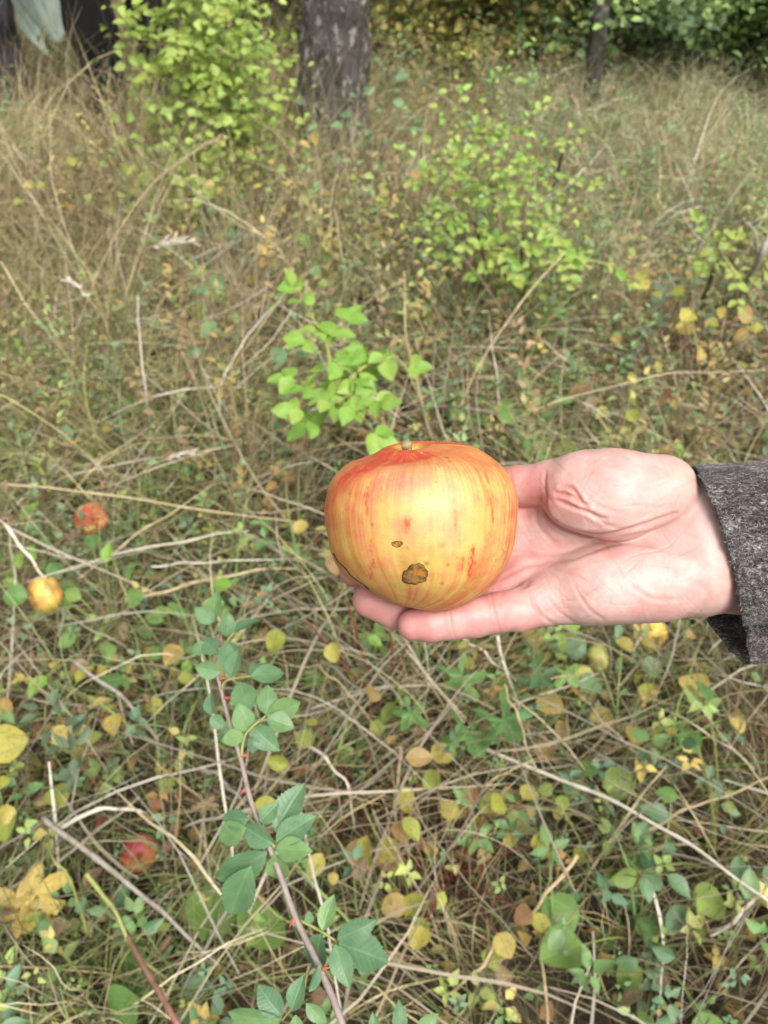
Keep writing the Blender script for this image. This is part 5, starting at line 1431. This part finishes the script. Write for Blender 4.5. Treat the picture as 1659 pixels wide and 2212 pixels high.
plant('yellowing_plant', 'yellowing herb before the foot of the thick trunk, left side', 600, 430, 26, .1, .034, S_MIX, M_STEM_BROWN, 528, .34, upright=1.3)
plant('yellowing_plant', 'orange and olive leafy herb left of the lime shrub', 180, 440, 26, .1, .032, S_MIX + S_BR[:1], M_STEM_BROWN, 529, .34, upright=1.3)
plant('yellowing_plant', 'olive brown leafy herb between the thick trunk and the right lime sapling', 880, 480, 26, .1, .034, S_MIX + S_BLUE[:1], M_STEM_BROWN, 530, .30, upright=1.2)
plant('leafy_plant', 'dark leafy tuft in the gap left of the green sapling', 560, 640, 22, .1, .036, S_WEED[:3], M_STEM_BROWN, 531, .22)
# red-stemmed shrub below the fingers
t = empty('red_stem_shrub', tuple(pg(850, 1570))); tag(t, 'bare shrub of thin dark red stems under the fingertips', 'shrub')
for pts in [[(850, 1560, 0), (780, 1480, .12), (700, 1385, .22), (660, 1340, .25)], [(845, 1560, 0), (850, 1450, .15), (840, 1340, .26)], [(840, 1565, 0), (790, 1430, .16), (750, 1300, .28)], [(860, 1560, 0), (868, 1440, .15), (880, 1380, .2)],
            [(1000, 1560, 0), (1030, 1470, .12), (1045, 1400, .18)], [(830, 1560, 0), (800, 1500, .1), (770, 1420, .16)]]:
    mb = MB(); mb.tube(curve([pg(*q_) for q_ in pts], 20), np.linspace(.0034, .0016, 20), 6); mb.build('stem', M_STEM_RED, t)
# thorny cane bottom left
t = empty('bramble_cane', tuple(pg(380, 2300))); tag(t, 'thorny reddish brown bramble cane running to the bottom edge at left', 'bramble')
cp_ = curve([pg(*q_) for q_ in [(235, 1930, .10), (280, 2030, .16), (330, 2120, .19), (390, 2225, .20), (440, 2330, .1)]], 40)
mb = MB(); mb.tube(cp_, np.linspace(.0030, .0042, 40), 7); mb.build('stem', plain_mat('bramble_bark', (.16, .07, .05), (.30, .17, .12), 80, .6, .3), t)
for k in range(3, 38, 3):
    d = rg.normal(size=3); d[1] -= .6; d /= np.linalg.norm(d); b = cp_[k]
    mb = MB(); mb.tube([b, b + d * .005, b + d * .009], [.0016, .0008, .0001], 5); mb.build('thorn', M_THORN, t)

# scattered small plants and leaves are told apart by what they stand beside
def proj(q):
    r = np.asarray(q) - CAMP; d = r @ FWD
    return (r @ RIGHT / d / (2 * TH) + .5) * UW, (.5 - r @ UP / d / (2 * TV)) * VH
MARKS = [(800, 1360, 'the fingertips'), (1000, 1400, 'the little finger'), (1330, 1370, 'the heel of the hand'), (1610, 1460, 'the cuff'), (300, 1842, 'the maroon windfall apple'), (100, 1283, 'the yellow windfall apple'),
    (196, 1122, 'the red windfall apple'), (1256, 1468, 'the pale green windfall apple'), (1405, 1368, 'the windfall apple under the wrist'), (466, 1280, 'the rose branch tip'), (510, 1400, 'the upper rose leaves'), (600, 1550, 'the middle rose leaves'),
    (590, 1820, 'the big rose leaf cluster'), (760, 2040, 'the lowest spreading rose leaf'), (600, 2180, 'the rose leaves at the bottom edge'), (70, 1940, 'the yellow lobed leaves'), (330, 2110, 'the bramble cane'), (20, 2190, 'the bottom left corner'),
    (1640, 2190, 'the bottom right corner'), (1250, 1700, 'the long straight pale stalk'), (1600, 1905, 'the lower end of the long stalk'), (1185, 1930, 'the kinked V straw'), (1175, 2120, 'the upright straw at the bottom'), (780, 1480, 'the red stems'),
    (1110, 1500, 'the pale hanging stalk'), (980, 1880, 'the reddish bramble leaves'), (790, 1700, 'the yellow green leafy plant'), (740, 800, 'the bright green sapling'), (1230, 570, 'the lime sprig'), (1090, 450, 'the right lime sapling'),
    (400, 250, 'the tall lime shrub'), (720, 330, 'the thick trunk'), (1400, 815, 'the long bowed straw'), (590, 740, 'the bluish leaves by the sapling'), (160, 900, 'the pale green leaves at far left'), (1560, 560, 'the sprig at the right border'),
    (1530, 740, 'the yellowing plant at right'), (1580, 1830, 'the leafy clump at the right border'), (1390, 2010, 'the two big round leaves'), (1310, 1880, 'the bluish round leaves'), (400, 1268, 'the thick flat straw'), (260, 1520, 'the grey slanting stalk'),
    (230, 1880, 'the long woody stalk'), (220, 1755, 'the arched bleached stalk'), (320, 1080, 'the long bent straw'), (10, 700, 'the upper left border'), (10, 1420, 'the left border'), (1640, 1200, 'the sleeve'), (940, 2190, 'the bottom edge at the middle'), (860, 1700, 'the upright middle straw')]
USED = {}
def where(q):
    u, v = proj(q)
    mu, mv, nm = min(MARKS, key=lambda k: (k[0] - u) ** 2 + (k[1] - v) ** 2)
    dx, dy = u - mu, v - mv
    vert = 'above' if dy < 0 else 'below'; hor = 'left of' if dx < 0 else 'right of'
    near = 'just ' if math.hypot(dx, dy) < 75 else ''
    if abs(dx) > 2.2 * abs(dy): return near + hor + ' ' + nm
    if abs(dy) > 2.2 * abs(dx): return near + vert + ' ' + nm
    return near + vert + ' and ' + hor + ' ' + nm
def free_spot(x_, y_, z_=.08):
    u, v = proj((x_, y_, z_))
    return -10 < u < UW + 10 and -10 < v < VH + 10 and not (700 < u and 950 < v < 1375) 
def unique(o, stem_, q):
    for adj in ('',):
        lb = adj + stem_ + ' ' + where(q)
        if lb not in USED: break
    else: return False
    USED[lb] = 1; o['label'] = lb
    return True
# scattered weeds: copies of a few built plants
def copy_tree(o, parent=None):
    c_ = o.copy(); COL.objects.link(c_)
    if parent is not None: c_.parent = parent
    for ch in [k for k in KIDS.get(o.name, [])]: copy_tree(ch, c_)
    return c_
protos = []
for k, (nm, lb, shp, n_, sz, h_) in enumerate([
    ('leafy_weed', 'small round-leaved green weed growing in the straw', S_WEED[:3], 8, .032, .09), ('leafy_weed', 'small oval-leaved green weed growing in the straw', S_WEED[3:] + S_BRIGHT[:1], 8, .040, .10),
    ('bluish_weed', 'small bluish green weed low in the grass', S_BLUE, 7, .036, .09), ('turning_weed', 'small weed with yellow and reddish turning leaves in the grass', S_MIX, 8, .034, .10),
    ('lobed_weed', 'small weed with lobed green leaves in the grass', S_LOBED, 6, .042, .09)]):
    protos.append((plant(nm, lb, 100 + 330 * k, 1300 + 90 * (k % 2), n_, .1, sz, shp, M_STEM_GREEN, 600 + k, h_, 'weed', ['round-leaved weeds in the straw', 'oval-leaved weeds in the straw', 'bluish weeds in the grass', 'turning weeds in the grass', 'lobed weeds in the grass'][k]), nm))
KIDS = {}
for o in list(COL.objects):
    if o.parent is not None: KIDS.setdefault(o.parent.name, []).append(o)
rg = np.random.default_rng(611)
xs, ys = scatter(140, rg, .15, 3.4, .12, lambda x, y: np.clip(.35 + sstep(.42, .6, n2(x, y, 3.0, 77)), 0, 1) * (1 - .6 * sstep(1.6, 3, y)))
KIND_WORDS = ['round-leaved green weed', 'oval-leaved green weed', 'bluish green weed', 'yellow turning weed', 'lobed green weed']
for k, (pr, nm) in enumerate(protos): unique(pr, KIND_WORDS[k], pr.location)
for x_, y_ in zip(xs, ys):
    if not free_spot(x_, y_): continue
    kk_ = rg.choice(5, p=[.26, .28, .16, .20, .10])
    pr = protos[kk_][0]
    lb0 = KIND_WORDS[kk_] + ' ' + where((x_, y_, .08))
    if lb0 in USED: continue
    c_ = copy_tree(pr)
    s_ = .7 + .6 * rg.random()
    c_.location = (x_, y_, float(gz(np.array([x_]), np.array([y_]))[0])); c_.rotation_euler = (0, 0, rg.random() * 6.28); c_.scale = (s_, s_, s_)
    unique(c_, KIND_WORDS[kk_], (x_, y_, .08))
# fallen leaves lying singly on the straw
FL = [('yellow_leaf', 'plain yellow fallen leaf lying on the straw', S_YL, .028, 'yellow leaves fallen on the straw'), ('brown_leaf', 'curled brown fallen leaf lying on the straw', S_BR, .034, 'brown leaves fallen on the straw')]
xs, ys = scatter(80, rg, .15, 2.6, .1, lambda x, y: np.clip(.3 + .9 * sstep(.3, -.6, x) * (y < 1.1), 0, 1))
for k, (x_, y_) in enumerate(zip(xs, ys)):
    if not free_spot(x_, y_): continue
    nm, lb, shp, sz, gp = FL[0 if rg.random() < .52 else 1]
    lb = ('yellow fallen leaf ' if nm == 'yellow_leaf' else 'brown fallen leaf ') + where((x_, y_, .08))
    if lb in USED: continue
    USED[lb] = 1
    z_ = float(gz(np.array([x_]), np.array([y_]))[0]) + .05 + .10 * rg.random()
    a = rg.random() * 6.28; b = np.array([x_, y_, z_]); s_ = sz * (.6 + .7 * rg.random())
    o = link(nm, shp[rg.integers(len(shp))], None, None, leaf_matrix(b, b + np.array([math.cos(a), math.sin(a), .3 * rg.normal()]) * s_, np.array([0, -.3, 1]) + rg.normal(size=3) * .7, 1.0))
    tag(o, lb, 'leaf', gp)
# yellow lobed leaves in the bottom left corner and other single leaves that stand out
for lb, u, v, z_, sz, a, shp, n_ in [
    ('big bright yellow lobed leaf near the left border, lower left', 78, 1912, .13, .062, 1.9, S_YLOB, (0, -.5, 1)), ('yellow brown lobed leaf at the very left edge of the lower left corner', 25, 1950, .12, .06, 2.6, S_YLOB, (.2, -.4, 1)),
    ('yellow lobed leaf underneath the big yellow one in the lower left', 70, 1985, .10, .055, 4.3, S_YLOB, (.1, -.5, 1)), ('orange brown leaf left of the yellow lobed leaves', 5, 1985, .11, .06, 3.4, S_BR, (0, -.4, 1)),
    ('bright yellow leaf at the left border below the windfall apples', 10, 1530, .12, .045, 2.0, S_YL, (0, -.6, 1)), ('round yellow leaf right of the left border, under grey stalks', 135, 1590, .12, .05, 4.6, S_YL, (0, -.6, 1)),
    ('yellow leaf half covered by a green leaf at left', 245, 1565, .12, .045, 5.0, S_YL, (0, -.6, 1)), ('curled pale brown leaf above the yellow lobed leaves', 230, 1615, .12, .06, .3, S_BR, (.3, -.5, 1)),
    ('tan yellow leaf left of the rose branch tip', 372, 1415, .12, .05, 4.4, S_YL, (0, -.7, 1)), ('yellow spotted leaf under the hand beside pale stalk', 1190, 1520, .12, .055, 5.6, S_YL, (0, -.6, 1)),
    ('yellow green leaf low right under the palm', 1370, 1590, .12, .04, 4.6, S_MIX, (0, -.6, 1)), ('bright yellow leaf beneath the little finger side of the palm', 1150, 1375, .14, .04, .4, S_YL, (0, -.6, 1)),
    ('single lime leaf in the lower right straw', 1215, 1735, .12, .028, 4.7, S_LIME, (0, -.8, 1)), ('dark round leaf in straw right of the lime leaf', 1335, 1690, .10, .05, .2, S_WEED, (0, -.6, 1)),
    ('pale papery brown leaf at the bottom edge, lower right', 1345, 2150, .09, .05, 4.0, S_BR, (0, -.5, 1)), ('orange leaf on the bramble cane in the bottom left', 350, 2050, .14, .035, 4.2, S_BR, (0, -.7, 1)),
    ('green yellow leaf pair end at the upper left border', 20, 1605, .13, .06, .2, S_MIX, (0, -.6, 1)), ('yellow leaf near the right border below the cuff', 1500, 1480, .12, .05, 4.9, S_YL, (0, -.6, 1))]:
    b = pg(u, v, z_); d = np.array([math.cos(a), math.sin(a), .15])
    tag(link('fallen_leaf', shp[rg.integers(len(shp))], None, None, leaf_matrix(b - d * sz / 2, b + d * sz / 2, n_, 1.1)), lb, 'leaf')
